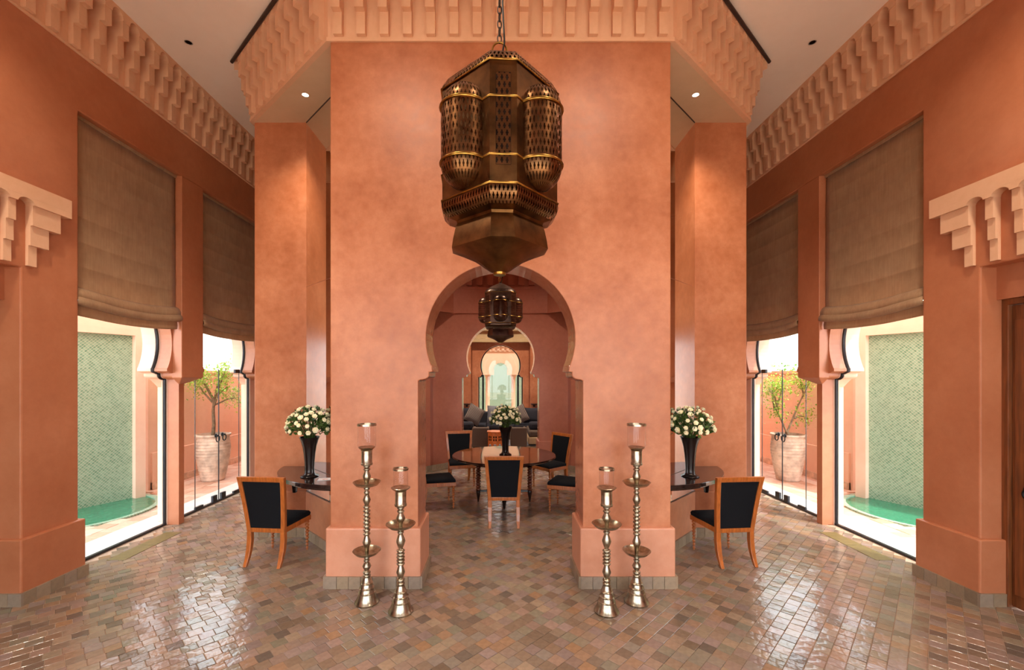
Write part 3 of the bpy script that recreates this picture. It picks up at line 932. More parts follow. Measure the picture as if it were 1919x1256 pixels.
# ------------------------------------------------------------------ roman blinds
def blind(s, c, half, label):
    root = empty('roman_blind', (s * 4.185, c, 0))
    tag(root, label, 'blind', 'linen roman blinds')
    MB().box(-0.02, 0.02, -half, half, HEAD - 0.035, HEAD - 0.002).build('head_rail', M['blind'], root, bevel=0.004)
    n = 18
    def sheet(name, prof, sag, wid=1.0, th=0.006, wob=0.0):
        # prof: list of (x inward, z)
        loops = []
        mb = MB()
        vs_, fs = [], []
        m = len(prof)
        for k in range(n + 1):
            t = k / n
            y = (-1 + 2 * t) * half * wid
            sg = 4 * t * (1 - t)
            wv = wob * math.sin(t * 17 + c) * 0.5 + wob * math.sin(t * 7.3 + 1.3 * c)
            for x, z, ks in prof:
                vs_.append((-s * (x + wv * ks), y, z - sag * ks * sg))
        for k in range(n):
            for i in range(m - 1):
                fs.append((k * m + i, k * m + i + 1, (k + 1) * m + i + 1, (k + 1) * m + i))
        mb.add(vs_, fs)
        o = mb.build(name, M['blind'], root, 70)
        so_ = o.modifiers.new('solid', 'SOLIDIFY'); so_.thickness = th
        return o
    # main drop with shallow tucks
    prof = []
    zt, zb = HEAD - 0.03, 2.80
    z = zt
    k = 0
    nt_ = 7
    for i in range(nt_):
        za = zt + (zb - zt) * i / nt_; zc = zt + (zb - zt) * (i + 1) / nt_
        w = (i + 0.5) / nt_
        prof += [(0.006, za - 0.004, w), (0.009, (za + zc) / 2, w), (0.007, zc + 0.012, w), (0.011, zc + 0.002, w)]
    sheet('shade_panel', prof, 0.03, 0.985, 0.004, 0.006)
    sheet('fold', [(0.008, 2.84, 1), (0.045, 2.815, 1), (0.066, 2.77, 1), (0.062, 2.725, 1), (0.03, 2.705, 1), (0.01, 2.72, 1)], 0.045, 1.0, 0.004, 0.01)
    sheet('fold', [(0.006, 2.78, 1), (0.055, 2.745, 1), (0.088, 2.705, 1), (0.086, 2.665, 1), (0.045, 2.65, 1), (0.012, 2.665, 1)], 0.05, 1.005, 0.004, 0.012)
    sheet('hem', [(0.008, 2.70, 1), (0.026, 2.66, 1), (0.034, 2.60, 1), (0.030, 2.555, 1), (0.02, 2.55, 1)], 0.035, 0.985, 0.006, 0.008)
for s in (-1, 1):
    blind(s, 4.94, 0.685, 'brown linen roman blind nearest the doorway on the %s, above the fountain window' % SIDE[s])
    blind(s, 6.83, 0.79, 'brown linen roman blind above the glass door on the %s' % SIDE[s])
    blind(s, 8.72, 0.685, 'brown linen roman blind hidden behind the tower on the %s' % SIDE[s])

# ------------------------------------------------------------------ floor grilles
for s in (-1, 1):
    for k, (ya, yb) in enumerate(((4.63, 5.042), (5.05, 5.46))):
        x0, x1 = sorted((s * 3.98, s * 4.17))
        o = MB().box(x0, x1, ya, yb, -0.004, 0.004).build('floor_grille', M['grille'], bevel=0.002)
        tag(o, 'olive brass floor plate by the %s window, the one %s the camera' % (SIDE[s], 'nearer' if k == 0 else 'farther from'), 'floor grille', 'brass floor plates')

# ------------------------------------------------------------------ downlights
def downlight(x, y, z, label, lit, power=SPOT_W, size=110, aim=None):
    root = empty('downlight', (x, y, z))
    tag(root, label, 'downlight', 'recessed ceiling downlights')
    MB().lathe([(0.042, -0.004), (0.034, -0.004), (0.032, 0.001), (0.042, 0.001)], 20, cap=False).build('trim_ring', M['trimmetal'], root, 40)
    MB().lathe([(0.0, -0.0015), (0.033, -0.0015), (0.033, -0.0005), (0.0, -0.0005)], 20).build('lamp_lens', M['lampglow'] if lit else M['holder'], root)
    if power:
        ld = bpy.data.lights.new('downlight_lamp', 'SPOT')
        ld.energy = power; ld.spot_size = R(size); ld.spot_blend = 0.9; ld.color = WARM
        ld.shadow_soft_size = 0.06
        lo = bpy.data.objects.new('downlight_lamp', ld); COL.objects.link(lo)
        lo.location = (x, y, z - 0.03)
        d = Vector(aim) - Vector((x, y, z)) if aim else Vector((0, 0, -1))
        lo.rotation_euler = d.to_track_quat('-Z', 'Y').to_euler()
        lo.parent = root; lo.location = (0, 0, -0.03)
for s in (-1, 1):
    downlight(s * 3.55, 4.98, CZ, 'unlit downlight in the ceiling on the %s' % SIDE[s], False, 0)
    downlight(s * 2.15, 4.82, SZ, 'lit downlight in the soffit above the %s console' % SIDE[s], True, 150, 120)
    downlight(s * 3.2, 2.6, CZ, 'unseen ceiling downlight added over the %s aisle' % SIDE[s], True, SPOT_W, 120)  # from here on, unseen lamps added to brighten the rooms
    downlight(s * 1.2, 1.7, CZ, 'unseen downlight added to wash the arch block, %s of the lantern' % SIDE[s], True, SPOT_W * 0.55, 95, (s * 0.9, 4.0, 2.4))
    downlight(s * 2.6, 0.3, CZ, 'unseen downlight added behind the viewer on the %s' % SIDE[s], True, SPOT_W, 130)
    downlight(s * 1.3, 6.95, SZ, 'unseen downlight added over the dining table, %s' % SIDE[s], True, 260, 140)
    downlight(s * 1.8, 12.2, CZ, 'unseen downlight added over the far sitting room, %s' % SIDE[s], True, 700, 140)

# ------------------------------------------------------------------ lanterns
def lantern(name, label, loc, rz, sx, sz, top_z, mats, group):
    """local z: 0 is the tip. pierced body of a square plan with cut corners"""
    met, prc = M[mats[0]], M[mats[1]]
    root = empty(name, loc, rz)
    tag(root, label, 'lantern', group)
    S = Matrix.Diagonal((sx, sx, sz, 1))
    def plan(a, cw):
        c = cw / 2
        return [(-c, -a), (c, -a), (a, -c), (a, c), (c, a), (-c, a), (-a, c), (-a, -c)]
    def loop(a, cw, z): return [(x, y, z) for x, y in plan(a, cw)]
    zb, zt = 0.425, 1.10          # body bottom and top
    b = MB().rings([loop(0.352, 0.15, zb), loop(0.352, 0.15, zt)], cap=False)
    body = b.xform(S).build('body', met, root)
    # pierced strips on the four narrow faces
    for k in range(4):
        q = MB().add([(-0.04, -0.3535, zb + 0.10), (0.04, -0.3535, zb + 0.10), (0.04, -0.3535, zt - 0.07), (-0.04, -0.3535, zt - 0.07)], [(0, 1, 2, 3)])
        bk = MB().add([(-0.042, -0.3525, zb + 0.098), (0.042, -0.3525, zb + 0.098), (0.042, -0.3525, zt - 0.068), (-0.042, -0.3525, zt - 0.068)], [(0, 1, 2, 3)])
        bk.xform(Matrix.Rotation(k * PI / 2, 4, 'Z')).xform(S).build('strip_shade', M['holder'], body, recalc=False)  # dark sheet in place of the shaded hollow behind the piercing
        o = q.xform(Matrix.Rotation(k * PI / 2, 4, 'Z')).xform(S).build('pierced_strip', prc, body, recalc=False)
        mm = Matrix.Rotation(-k * PI / 2, 4, 'Z')
        set_uv(o, lambda co, mm=mm: ((mm @ co).x / sx * 0.8 + 10, co.z / sz * 0.9))
    for k in range(4):
        # capsule bosses on the broad faces
        rad = 0.137
        d0 = (0.352 + 0.075) / math.sqrt(2)
        prof = []
        zl, zh = zb + 0.15, zt - 0.20
        for i in range(9):
            t = -PI / 2 + PI / 2 * i / 8
            prof.append((max(0.001, rad * math.cos(t)), zl + rad * math.sin(t)))
        for i in range(9):
            t = PI / 2 * i / 8
            prof.append((max(0.001, rad * math.cos(t)), zh + rad * math.sin(t)))
        c = MB().lathe(prof, 16, cap=False, a0=-PI, a1=0.0)
        c.xform(Matrix.Translation((0, -d0, 0)))
        ang = k * PI / 2 + PI / 4
        c.xform(Matrix.Rotation(ang, 4, 'Z')).xform(S)
        cp = c.build('pierced_boss', prc, root, 60)
        mm = Matrix.Rotation(-ang, 4, 'Z')
        def cuv(co, mm=mm):
            q = mm @ Vector((co.x / sx, co.y / sx, co.z / sz))
            return (math.atan2(q.y + d0, q.x) * rad + 5, q.z * 0.8)
        set_uv(cp, cuv)
        for z in (zl + 0.005, zh):
            bd = MB().tube([(rad * 1.02 * math.cos(-PI * j / 14), -d0 + rad * 1.02 * math.sin(-PI * j / 14), z) for j in range(15)], 0.008, 6)
            bd.xform(Matrix.Rotation(ang, 4, 'Z')).xform(S).build('brass_band', M['brass'], cp, 60)
    for z in (zl + 0.005, zh):
        for k in range(4):
            q = MB().tube([(-0.118, -0.31, z), (-0.075, -0.356, z), (0.075, -0.356, z), (0.118, -0.31, z)], 0.006, 6)
            q.xform(Matrix.Rotation(k * PI / 2, 4, 'Z')).xform(S).build('brass_band', M['brass'], body, 60)
    # pierced roof band, roof
    rb = MB().rings([loop(0.356, 0.152, zt), loop(0.352, 0.15, zt + 0.02), loop(0.315, 0.14, zt + 0.075), loop(0.28, 0.13, zt + 0.09)], cap=False)
    o = rb.xform(S).build('roof_band', prc, root, 40)
    set_uv(o, lambda co: (math.atan2(co.y, co.x) * 0.33, co.z / sz * 0.9))
    rf = MB().rings([loop(0.285, 0.13, zt + 0.088), loop(0.20, 0.10, zt + 0.16), loop(0.10, 0.06, zt + 0.215), loop(0.03, 0.02, zt + 0.255)])
    rf.xform(S).build('roof', met, root, 40)
    for z, a, cw in ((zt, 0.358, 0.153), (zb, 0.356, 0.152)):
        MB().tube([(x, y, z) for x, y in plan(a, cw)], 0.006, 6, True).xform(S).build('brass_edge', M['brass'], root, 60)
    # pierced belt curving under, ledge, skirt, concave pendant
    bl = MB().rings([loop(0.352, 0.15, zb), loop(0.358, 0.152, zb - 0.03), loop(0.345, 0.148, zb - 0.07), loop(0.315, 0.14, zb - 0.10)], cap=False)
    o = bl.xform(S).build('pierced_belt', prc, root, 40)
    set_uv(o, lambda co: (math.atan2(co.y, co.x) * 0.36, co.z / sz * 0.9))
    MB().rings([loop(0.315, 0.14, zb - 0.10), loop(0.268, 0.125, zb - 0.115), loop(0.262, 0.122, zb - 0.13)]).xform(S).build('ledge', met, root)
    sk = MB().rings([loop(0.262, 0.122, zb - 0.13), loop(0.275, 0.13, 0.26), loop(0.288, 0.135, 0.20), loop(0.295, 0.14, 0.148)], cap=False)
    sk.xform(S).build('skirt', met, root, 30)
    pd = MB().rings([loop(0.295, 0.14, 0.148), loop(0.22, 0.11, 0.118), loop(0.15, 0.075, 0.085), loop(0.10, 0.05, 0.05), loop(0.06, 0.03, 0.02), loop(0.045, 0.022, 0.012)])
    pd.xform(S).build('pendant', met, root, 25)
    MB().lathe([(0.0, -0.004), (0.036, -0.004), (0.040, 0.002), (0.040, 0.012), (0.03, 0.016)], 16).xform(S).build('finial', M['brass'], root, 40)
    # ring, chain and cable up to the ceiling
    z0 = (zt + 0.255) * sz
    MB().lathe([(0.03 * sx, -0.03), (0.022, 0.0), (0.022, 0.02), (0.0, 0.024)], 12, c=(0, 0, z0)).build('cap', met, root, 40)
    MB().tube([(0.045 * sx * math.cos(a) , 0.0, z0 + 0.055 + 0.05 * sx * math.sin(a)) for a in [2 * PI * k / 20 for k in range(20)]], 0.006, 6, True).build('ring', M['brass'], root, 60)
    lk = MB()
    pts = []
    for k in range(14):
        a = 2 * PI * k / 14
        pts.append((0.0125 * math.cos(a), 0, 0.027 * math.sin(a) if abs(math.sin(a)) < 0.8 else 0.027 * math.sin(a)))
    lkm = MB().tube(pts, 0.0042, 5, True).mesh('chain_link', M['iron'], 60)
    z = z0 + 0.105 * sx
    zend = top_z - loc[2]
    chn = empty('chain'); chn.parent = root
    i = 0
    while z + 0.027 < zend:
        inst('chain_link', lkm, chn, (0, 0, z + 0.022), (0, 0, (i % 2) * PI / 2 + 0.3)); z += 0.0455; i += 1
    MB().tube([(0.012, -0.005, z0 + 0.01), (0.03, -0.01, z0 + 0.1), (0.018, -0.008, z0 + 0.35), (0.028, -0.012, z0 + 0.6), (0.015, -0.008, (z0 + zend) / 2 + 0.3), (0.0, 0, zend - 0.002)], 0.006, 6).build('cable', M['black'], root, 60)
    MB().lathe([(0.06, -0.03), (0.065, -0.002), (0.0, -0.002)], 16, c=(0, 0, zend)).build('ceiling_rose', M['bronze_d'], root, 40)
    return root
lantern('hanging_lantern', 'large pierced bronze lantern hanging on a chain in the foreground', (-0.006, 2.75, 2.587), R(3.5), 1.0, 1.0, CZ, ('bronze', 'pierced'), 'pierced metal lanterns')
lantern('hanging_lantern', 'smaller dark pierced lantern hanging over the dining table, behind the arch', (0.0, YC, 2.475), R(45), 0.80, 0.70, SZ, ('bronze_d', 'pierced_d'), 'pierced metal lanterns')

# ------------------------------------------------------------------ candlesticks
def bead(z0, z1, n, r0, r1):
    out = []
    for k in range(n):
        a = z0 + (z1 - z0) * k / n; b = z0 + (z1 - z0) * (k + 1) / n
        out += [(r0 * 0.82, a + (b - a) * 0.05), (r1 * 0.92, a + (b - a) * 0.28), (r1, a + (b - a) * 0.5), (r1 * 0.92, a + (b - a) * 0.72), (r0 * 0.82, a + (b - a) * 0.95)]
    return out
def candlestick(loc, tall, label):
    root = empty('candlestick', loc)
    tag(root, label, 'candlestick', 'tall silver floor candlesticks')
    m = M['silver']
    N = 28
    base = [(0.0, 0.0), (0.100, 0.0), (0.103, 0.012), (0.096, 0.022), (0.086, 0.035), (0.078, 0.06), (0.070, 0.085), (0.073, 0.092), (0.066, 0.10), (0.060, 0.125), (0.063, 0.132), (0.055, 0.14), (0.049, 0.165), (0.052, 0.172), (0.044, 0.18), (0.036, 0.205), (0.030, 0.22)]
    MB().lathe(base, N).build('base', m, root, 35)
    def bulb(zc, r, h): return [(0.018, zc - h), (r * 0.75, zc - h * 0.55), (r, zc), (r * 0.75, zc + h * 0.55), (0.02, zc + h)]
    def dish(zc, r):
        MB().lathe([(0.02, zc - 0.018), (0.055, zc - 0.016), (0.092, zc - 0.004), (r, zc + 0.022), (r + 0.002, zc + 0.026), (r - 0.004, zc + 0.027), (0.088, zc + 0.004), (0.05, zc - 0.006), (0.02, zc - 0.008)], 32).build('drip_dish', m, root, 40)
    if tall:
        stem = [(0.03, 0.215)] + bead(0.22, 0.275, 2, 0.026, 0.034) + bulb(0.315, 0.038, 0.036) + bead(0.352, 0.40, 2, 0.02, 0.027) + bulb(0.52, 0.036, 0.05) + bead(0.575, 0.84, 8, 0.021, 0.031) + bulb(0.885, 0.034, 0.042) + bead(0.93, 1.0, 2, 0.02, 0.026) + bulb(1.085, 0.035, 0.045) + bead(1.135, 1.185, 2, 0.022, 0.03)
        dish(0.425, 0.118); dish(1.015, 0.116)
        zc = 1.19
    else:
        stem = [(0.03, 0.215)] + bead(0.22, 0.28, 2, 0.026, 0.034) + bulb(0.33, 0.036, 0.05) + bead(0.385, 0.52, 5, 0.022, 0.034) + bulb(0.585, 0.038, 0.055) + bead(0.645, 0.70, 2, 0.02, 0.028) + bulb(0.775, 0.037, 0.04) + bead(0.818, 0.875, 2, 0.022, 0.03)
        dish(0.705, 0.120)
        zc = 0.88
    MB().lathe(stem, N).build('stem', m, root, 50)
    rc = 0.048
    MB().lathe([(0.02, zc - 0.012), (rc, zc - 0.004), (rc + 0.002, zc + 0.01), (rc - 0.003, zc + 0.016), (rc - 0.003, zc + 0.118), (rc + 0.004, zc + 0.126), (rc - 0.004, zc + 0.132), (0.02, zc + 0.13)], N).build('candle_cup', m, root, 40)
    rf = 0.072 if tall else 0.08
    MB().lathe([(0.02, zc + 0.13), (rf - 0.012, zc + 0.136), (rf, zc + 0.148), (rf - 0.003, zc + 0.151), (0.02, zc + 0.142)], 32).build('flange', m, root, 40)
    hg = 0.345 if tall else 0.305
    rg = 0.078 if tall else 0.060
    g = MB().lathe([(rg - 0.01, zc + 0.15), (rg, zc + 0.165), (rg, zc + hg)], 32, cap=False).build('glass_chimney', M['chimney'], root, 60)
    MB().lathe([(rg + 0.003, zc + hg - 0.012), (rg + 0.003, zc + hg + 0.004), (rg - 0.004, zc + hg + 0.004), (rg - 0.004, zc + hg - 0.012), (rg + 0.003, zc + hg - 0.012)], 32, cap=False).build('rim', m, root, 40)
candlestick((-1.152, 3.77, 0), True, 'tall two-dish silver candlestick left of the arch')
candlestick((-0.826, 3.62, 0), False, 'shorter one-dish silver candlestick left of the arch')
candlestick((1.172, 3.77, 0), True, 'tall two-dish silver candlestick right of the arch')
candlestick((0.878, 3.62, 0), False, 'shorter one-dish silver candlestick right of the arch')

# ------------------------------------------------------------------ chairs (local: seat centre at origin on floor, front is +y)
def make_chair():
    root = empty('dining_chair')
    wd = M['chairwood']
    sh = 0.385
    # seat frame (trapezoid)
    hf, hb, yf, yb = 0.235, 0.205, 0.225, -0.215
    def trap(e, z0, z1):
        q = [(-hf + e, yf - e), (hf - e, yf - e), (hb - e, yb + e), (-hb + e, yb + e)]
        return MB().prism(q, z0, z1, 'z')
    trap(0.0, sh - 0.055, sh).build('seat_frame', wd, root, bevel=0.006)
    # domed cushion
    loops = []
    for z, e in ((sh - 0.002, 0.006), (sh + 0.028, 0.003), (sh + 0.048, 0.014), (sh + 0.06, 0.045), (sh + 0.068, 0.10)):
        pts = []
        for (x0, y0), (x1, y1) in zip([(-hf + e, yf - e), (hf - e, yf - e), (hb - e, yb + e), (-hb + e, yb + e)], [(hf - e, yf - e), (hb - e, yb + e), (-hb + e, yb + e), (-hf + e, yf - e)]):
            for k in range(4):
                t = k / 4
                pts.append((x0 + (x1 - x0) * t, y0 + (y1 - y0) * t, z))
        loops.append(pts)
    MB().rings(loops).build('seat_cushion', M['velvet'], root, 60, bevel=0.006)
    # backrest: frame leaning back, wider at the top
    zb, zt = 0.335, 0.925
    lean = 0.095
    def bp(u, z, off=0.0):
        t = (z - zb) / (zt - zb)
        hw = 0.205 + 0.05 * t
        return (u * hw, yb - 0.005 - lean * t * (0.6 + 0.4 * t) + off, z)
    def slab(us, zs, d0, d1):
        # us: list of (u0,u1) at each z level
        loops = []
        for (u0, u1), z in zip(us, zs):
            loops.append([bp(u0, z, d0), bp(u1, z, d0), bp(u1, z, d1), bp(u0, z, d1)])
        return MB().rings(loops)
    zs = [zb + (zt - zb) * k / 5 for k in range(6)]
    for sg in (-1, 1):
        f_ = [(sg * (1 - 0.21 + 0.035 * k / 5), sg * 1.0) for k in range(6)]
        slab(f_, zs, -0.022, 0.022).build('back_stile', wd, root, bevel=0.005)
    slab([(-0.84, 0.84)] * 2, [zt - 0.05, zt], -0.021, 0.021).build('top_rail', wd, root, bevel=0.004)
    slab([(-0.82, 0.82)] * 2, [zb, zb + 0.045], -0.021, 0.021).build('bottom_rail', wd, root, bevel=0.004)
    zs2 = [zb + 0.043 + (zt - 0.05 - zb - 0.041) * k / 5 for k in range(6)]
    slab([(-0.815, 0.815)] * 6, zs2, -0.013, 0.026).build('back_pad', M['velvet'], root, bevel=0.006)
    # sabre back legs
    for sg in (-1, 1):
        lp = []
        for z, y, r in ((0.34, yb - 0.005, 0.024), (0.25, yb - 0.004, 0.025), (0.16, yb - 0.018, 0.024), (0.08, yb - 0.045, 0.021), (0.0, yb - 0.085, 0.017)):
            x = sg * 0.182
            lp.append([(x - r, y - r, z), (x + r, y - r, z), (x + r, y + r, z), (x - r, y + r, z)])
        MB().rings(lp).build('leg', wd, root, bevel=0.004)
        # bobbin-turned front legs
        n = 9
        prof = [(0.0, 0.0), (0.009, 0.0)]
        for k in range(n):
            a = 0.008 + 0.322 * k / n; b = 0.008 + 0.322 * (k + 1) / n
            r = 0.013 + 0.010 * (k + 0.5) / n
            prof += [(r * 0.5, a), (r * 1.08, a + (b - a) * 0.35), (r * 1.08, a + (b - a) * 0.65), (r * 0.5, b)]
        prof += [(0.018, 0.335)]
        MB().lathe(prof, 12, c=(sg * 0.205, yf - 0.035, 0)).build('leg', wd, root, 60)
    return root
ch0 = make_chair()
ch_specs = [((-2.395, 4.745), (0.10, 1.0), 'black upholstered cherry chair drawn up at the left console'),
            ((2.395, 4.745), (-0.10, 1.0), 'black upholstered cherry chair drawn up at the right console'),
            ((0.045, 5.90), (0.0, 1.0), 'cherry dining chair seen from behind in the middle of the arch'),
            ((-0.71, 7.86), (0.22, -0.97), 'cherry dining chair facing us behind the round table on the left'),
            ((0.86, 7.66), (-0.80, -0.60), 'cherry dining chair turned sideways behind the round table on the right'),
            ((-0.935, 6.60), (0.96, 0.28), 'cherry dining chair half hidden by the left arch jamb'),
            ((0.965, 6.41), (-0.92, 0.40), 'cherry dining chair half hidden by the right arch jamb')]
for i, ((x, y), (fx, fy), lb) in enumerate(ch_specs):
    c = ch0 if i == 0 else copy_tree(ch0)
    c.location = (x, y, 0.002)
    c.rotation_euler = (0, 0, math.atan2(-fx, fy))
    tag(c, lb, 'chair', 'cherry wood chairs with black upholstery')

# ------------------------------------------------------------------ round table
tx, ty, th = 0.055, 6.80, 0.735
rt = empty('round_table', (tx, ty, 0)); tag(rt, 'round dark polished dining table with inlaid top and bobbin legs', 'table')
MB().lathe([(0.0, th - 0.035), (0.775, th - 0.035), (0.80, th - 0.022), (0.80, th - 0.006), (0.793, th), (0.0, th)], 64).build('table_top', M['tabletop'], rt, 30)
MB().lathe([(0.56, th - 0.10), (0.58, th - 0.10), (0.58, th - 0.033), (0.56, th - 0.033), (0.56, th - 0.10)], 48, cap=False).build('apron', M['espresso'], rt, 30)
for k in range(4):
    a = k * PI / 2
    lx, ly = 0.40 * math.cos(a), 0.40 * math.sin(a)
    n = 11
    prof = []
    for q in range(n):
        z0 = 0.17 + (th - 0.27) * q / n; z1 = 0.17 + (th - 0.27) * (q + 1) / n
        prof += [(0.022, z0), (0.039, z0 + (z1 - z0) * 0.3), (0.039, z0 + (z1 - z0) * 0.7), (0.022, z1)]
    lg = MB().lathe(prof, 16, c=(lx, ly, 0)).build('leg', M['tablewood'], rt, 60)
    MB().lathe([(0.0, 0.0), (0.010, 0.0), (0.036, 0.15), (0.036, 0.172), (0.0, 0.175)], 16, c=(lx, ly, 0)).build('foot', M['espresso'], lg, 50)
    MB().lathe([(0.0, th - 0.102), (0.045, th - 0.102), (0.045, th - 0.034), (0, th - 0.034)], 16, c=(lx, ly, 0)).build('block', M['espresso'], lg, 50)
for k in range(2):
    a = k * PI / 2
    MB().tube([(-0.39 * math.cos(a), -0.39 * math.sin(a), 0.165), (0.39 * math.cos(a), 0.39 * math.sin(a), 0.165)], 0.016, 8).build('stretcher', M['espresso'], rt, 60)

# ------------------------------------------------------------------ consoles
CH = 0.85
for s in (-1, 1):
    root = empty('console_table', (s * 2.05, 5.0, 0)); tag(root, 'dark espresso quarter-round console table fixed to the wall, %s' % SIDE[s], 'console table', 'corner console tables')
    c, r = (s * 1.6, 5.45), 1.055
    a_end = math.asin((PY - 0.003 - c[1]) / r)
    def arc(rr_, ya=PY - 0.003):
        pts = []
        a0 = PI - math.asin((ya - c[1]) / rr_) if True else 0
        # angles measured for the left side, mirrored by s
        st = PI + math.asin(-(ya - c[1]) / rr_)
        en = PI * 1.5 + math.asin(-0.0)
        for k in range(29):
            a = st + (en - st) * k / 28
            pts.append((-1.6 + rr_ * math.cos(a) if True else 0, c[1] + rr_ * math.sin(a)))
        return pts
    def seg(rr_, back):
        pts = [p for p in arc(rr_) if p[0] <= -1.622]
        pts += [(-1.622, pts[-1][1])] if pts[-1][0] < -1.63 else []
        off = back * math.sqrt(2)
        pts += [(-1.622, 2.99 - off + 1.622), (-(2.36 + off) if back else -2.36 - 0.004, PY - 0.003)]
        return [(s * x - s * 2.05, y - 5.0) for x, y in pts]
    MB().prism(seg(r, 0.016), CH - 0.045, CH, 'z').build('table_top', M['espresso'], root, bevel=0.006)
    MB().prism(seg(r - 0.06, 0.03), CH - 0.075, CH - 0.046, 'z').build('apron', M['espresso'], root, bevel=0.004)
    for (lx, ly) in ((-2.27, 4.83), (-1.72, 4.53)):
        lx2, ly2 = s * lx - s * 2.05, ly - 5.0
        lp = [[(lx2 - q, ly2 - q, z), (lx2 + q, ly2 - q, z), (lx2 + q, ly2 + q, z), (lx2 - q, ly2 + q, z)] for z, q in ((CH - 0.185, 0.017), (CH - 0.17, 0.019), (CH - 0.074, 0.026))]
        MB().rings(lp).build('bracket_foot', M['espresso'], root, bevel=0.003)
for s, yy, rz, lb in ((-1, 4.60, 0.3, 'small printed card lying on the left console'),):
    o = MB().box(-0.075, 0.075, -0.05, 0.05, 0, 0.004).build('card', M['paper'], loc=(-1.86, 4.66, CH + 0.001), rotz=0.25)
    tag(o, lb, 'card')
    MB().box(-0.03, 0.02, -0.03, -0.005, 0.004, 0.0046).build('print', simple('pink_print', (196, 120, 110), 0.6), o)

# ------------------------------------------------------------------ vases and flowers
def rose_mesh():
    mb = MB()
    for ring, (r0, r1, z0, z1, n, ph) in enumerate(((0.004, 0.026, -0.008, 0.012, 6, 0), (0.003, 0.019, 0.0, 0.020, 5, 0.5), (0.001, 0.011, 0.004, 0.024, 4, 0.2))):
        for k in range(n):
            a = 2 * PI * k / n + ph
            w = PI / n * 1.25
            vs_ = [(r0 * math.cos(a), r0 * math.sin(a), z0),
                   (r1 * math.cos(a - w), r1 * math.sin(a - w), z1 * 0.6 + z0 * 0.4), (r1 * 1.12 * math.cos(a), r1 * 1.12 * math.sin(a), z1), (r1 * math.cos(a + w), r1 * math.sin(a + w), z1 * 0.6 + z0 * 0.4)]
            mb.add(vs_, [(0, 1, 2), (0, 2, 3)])
    mb.lathe([(0.0, -0.012), (0.012, -0.008), (0.016, 0.004), (0.010, 0.016), (0.0, 0.02)], 7)
    return mb.mesh('bloom', M['petal'], recalc=False)
rose = rose_mesh()
def vase_and_bouquet(x, y, z, lv, lb, seed):
    rnd = random.Random(seed)
    sg = 0 if abs(x) < 1 else (1 if x > 0 else -1)
    def clamp(p, m=0.03):
        # keep the flowers on the room side of the mirror
        if not sg: return p
        n_ = Vector((sg, -1, 0)).normalized()
        d_ = (p + Vector((x, y, 0)) - Vector((sg * 2.36, PY, 0))).dot(n_) - 0.014 - m
        return p - n_ * d_ if d_ < 0 else p
    v = empty('flower_vase', (x, y, z)); tag(v, lv, 'vase', 'dark trumpet vases')
    MB().lathe([(0.0, 0.0), (0.092, 0.0), (0.096, 0.006), (0.090, 0.014), (0.066, 0.022), (0.052, 0.04), (0.049, 0.08), (0.052, 0.16), (0.060, 0.25), (0.072, 0.33), (0.092, 0.40), (0.106, 0.43), (0.108, 0.434), (0.102, 0.433), (0.068, 0.33), (0.056, 0.25), (0.0, 0.24)], 32).build('body', M['vase'], v, 40)
    MB().lathe([(0.088, 0.398), (0.094, 0.404), (0.096, 0.41)], 32, cap=False).build('lip_ring', M['vase'], v, 40)
    b = empty('flower_bouquet', (x, y, z + 0.43)); tag(b, lb, 'flowers', 'bouquets of white roses')
    mb = MB(); st = MB()
    for k in range(430):
        u, w = rnd.random(), rnd.random()
        th_ = math.acos(1 - u * 1.28); ph = 2 * PI * w
        rr_ = 0.225 * (0.62 + 0.36 * rnd.random())
        p = Vector((rr_ * math.sin(th_) * math.cos(ph), rr_ * math.sin(th_) * math.sin(ph), 0.10 + rr_ * 0.98 * math.cos(th_)))
        p = clamp(p, 0.065)
        d = (p - Vector((0, 0, 0.03))).normalized()
        d = (d + Vector((rnd.gauss(0, .4), rnd.gauss(0, .4), rnd.gauss(0, .4)))).normalized()
        sd = d.cross(Vector((rnd.gauss(0, 1), rnd.gauss(0, 1), rnd.gauss(0, 1)))).normalized()
        L, W = rnd.uniform(0.035, 0.06), rnd.uniform(0.011, 0.019)
        mb.add([p, p + d * L * 0.5 + sd * W, p + d * L, p + d * L * 0.5 - sd * W], [(0, 1, 2, 3)])
    lf = mb.build('foliage', M['leaf'], b, recalc=False); lf['kind'] = 'stuff'
    pts = []
    tries = 0
    while len(pts) < 58 and tries < 4000:
        tries += 1
        u, w = rnd.random(), rnd.random()
        th_ = math.acos(1 - u * 1.12); ph = 2 * PI * w
        d = Vector((math.sin(th_) * math.cos(ph), math.sin(th_) * math.sin(ph), math.cos(th_)))
        if all((d - q).length > 0.21 for q in pts): pts.append(d)
    for d in pts:
        rr_ = 0.232 * rnd.uniform(0.93, 1.08)
        p = Vector((d.x * rr_, d.y * rr_, 0.10 + d.z * rr_ * 0.98))
        p = clamp(p, 0.032)
        e = d.to_track_quat('Z', 'Y').to_euler()
        inst('bloom', rose, b, p, e, (rnd.uniform(0.8, 1.15),) * 3)
        st.tube([(d.x * 0.03, d.y * 0.03, -0.08), (d.x * 0.06, d.y * 0.06, 0.03), p - d * 0.01], 0.0028, 4)
    so_ = st.build('stems', M['leaf'], b); so_['kind'] = 'stuff'
vase_and_bouquet(-2.095, 4.80, CH, 'dark trumpet vase standing on the left console', 'domed bunch of white roses in the vase on the left console', 1)
vase_and_bouquet(2.08, 4.80, CH, 'dark trumpet vase standing on the right console', 'domed bunch of white roses in the vase on the right console', 2)
vase_and_bouquet(0.075, 6.76, th, 'dark trumpet vase in the middle of the round table', 'domed bunch of white roses in the vase on the round table', 3)

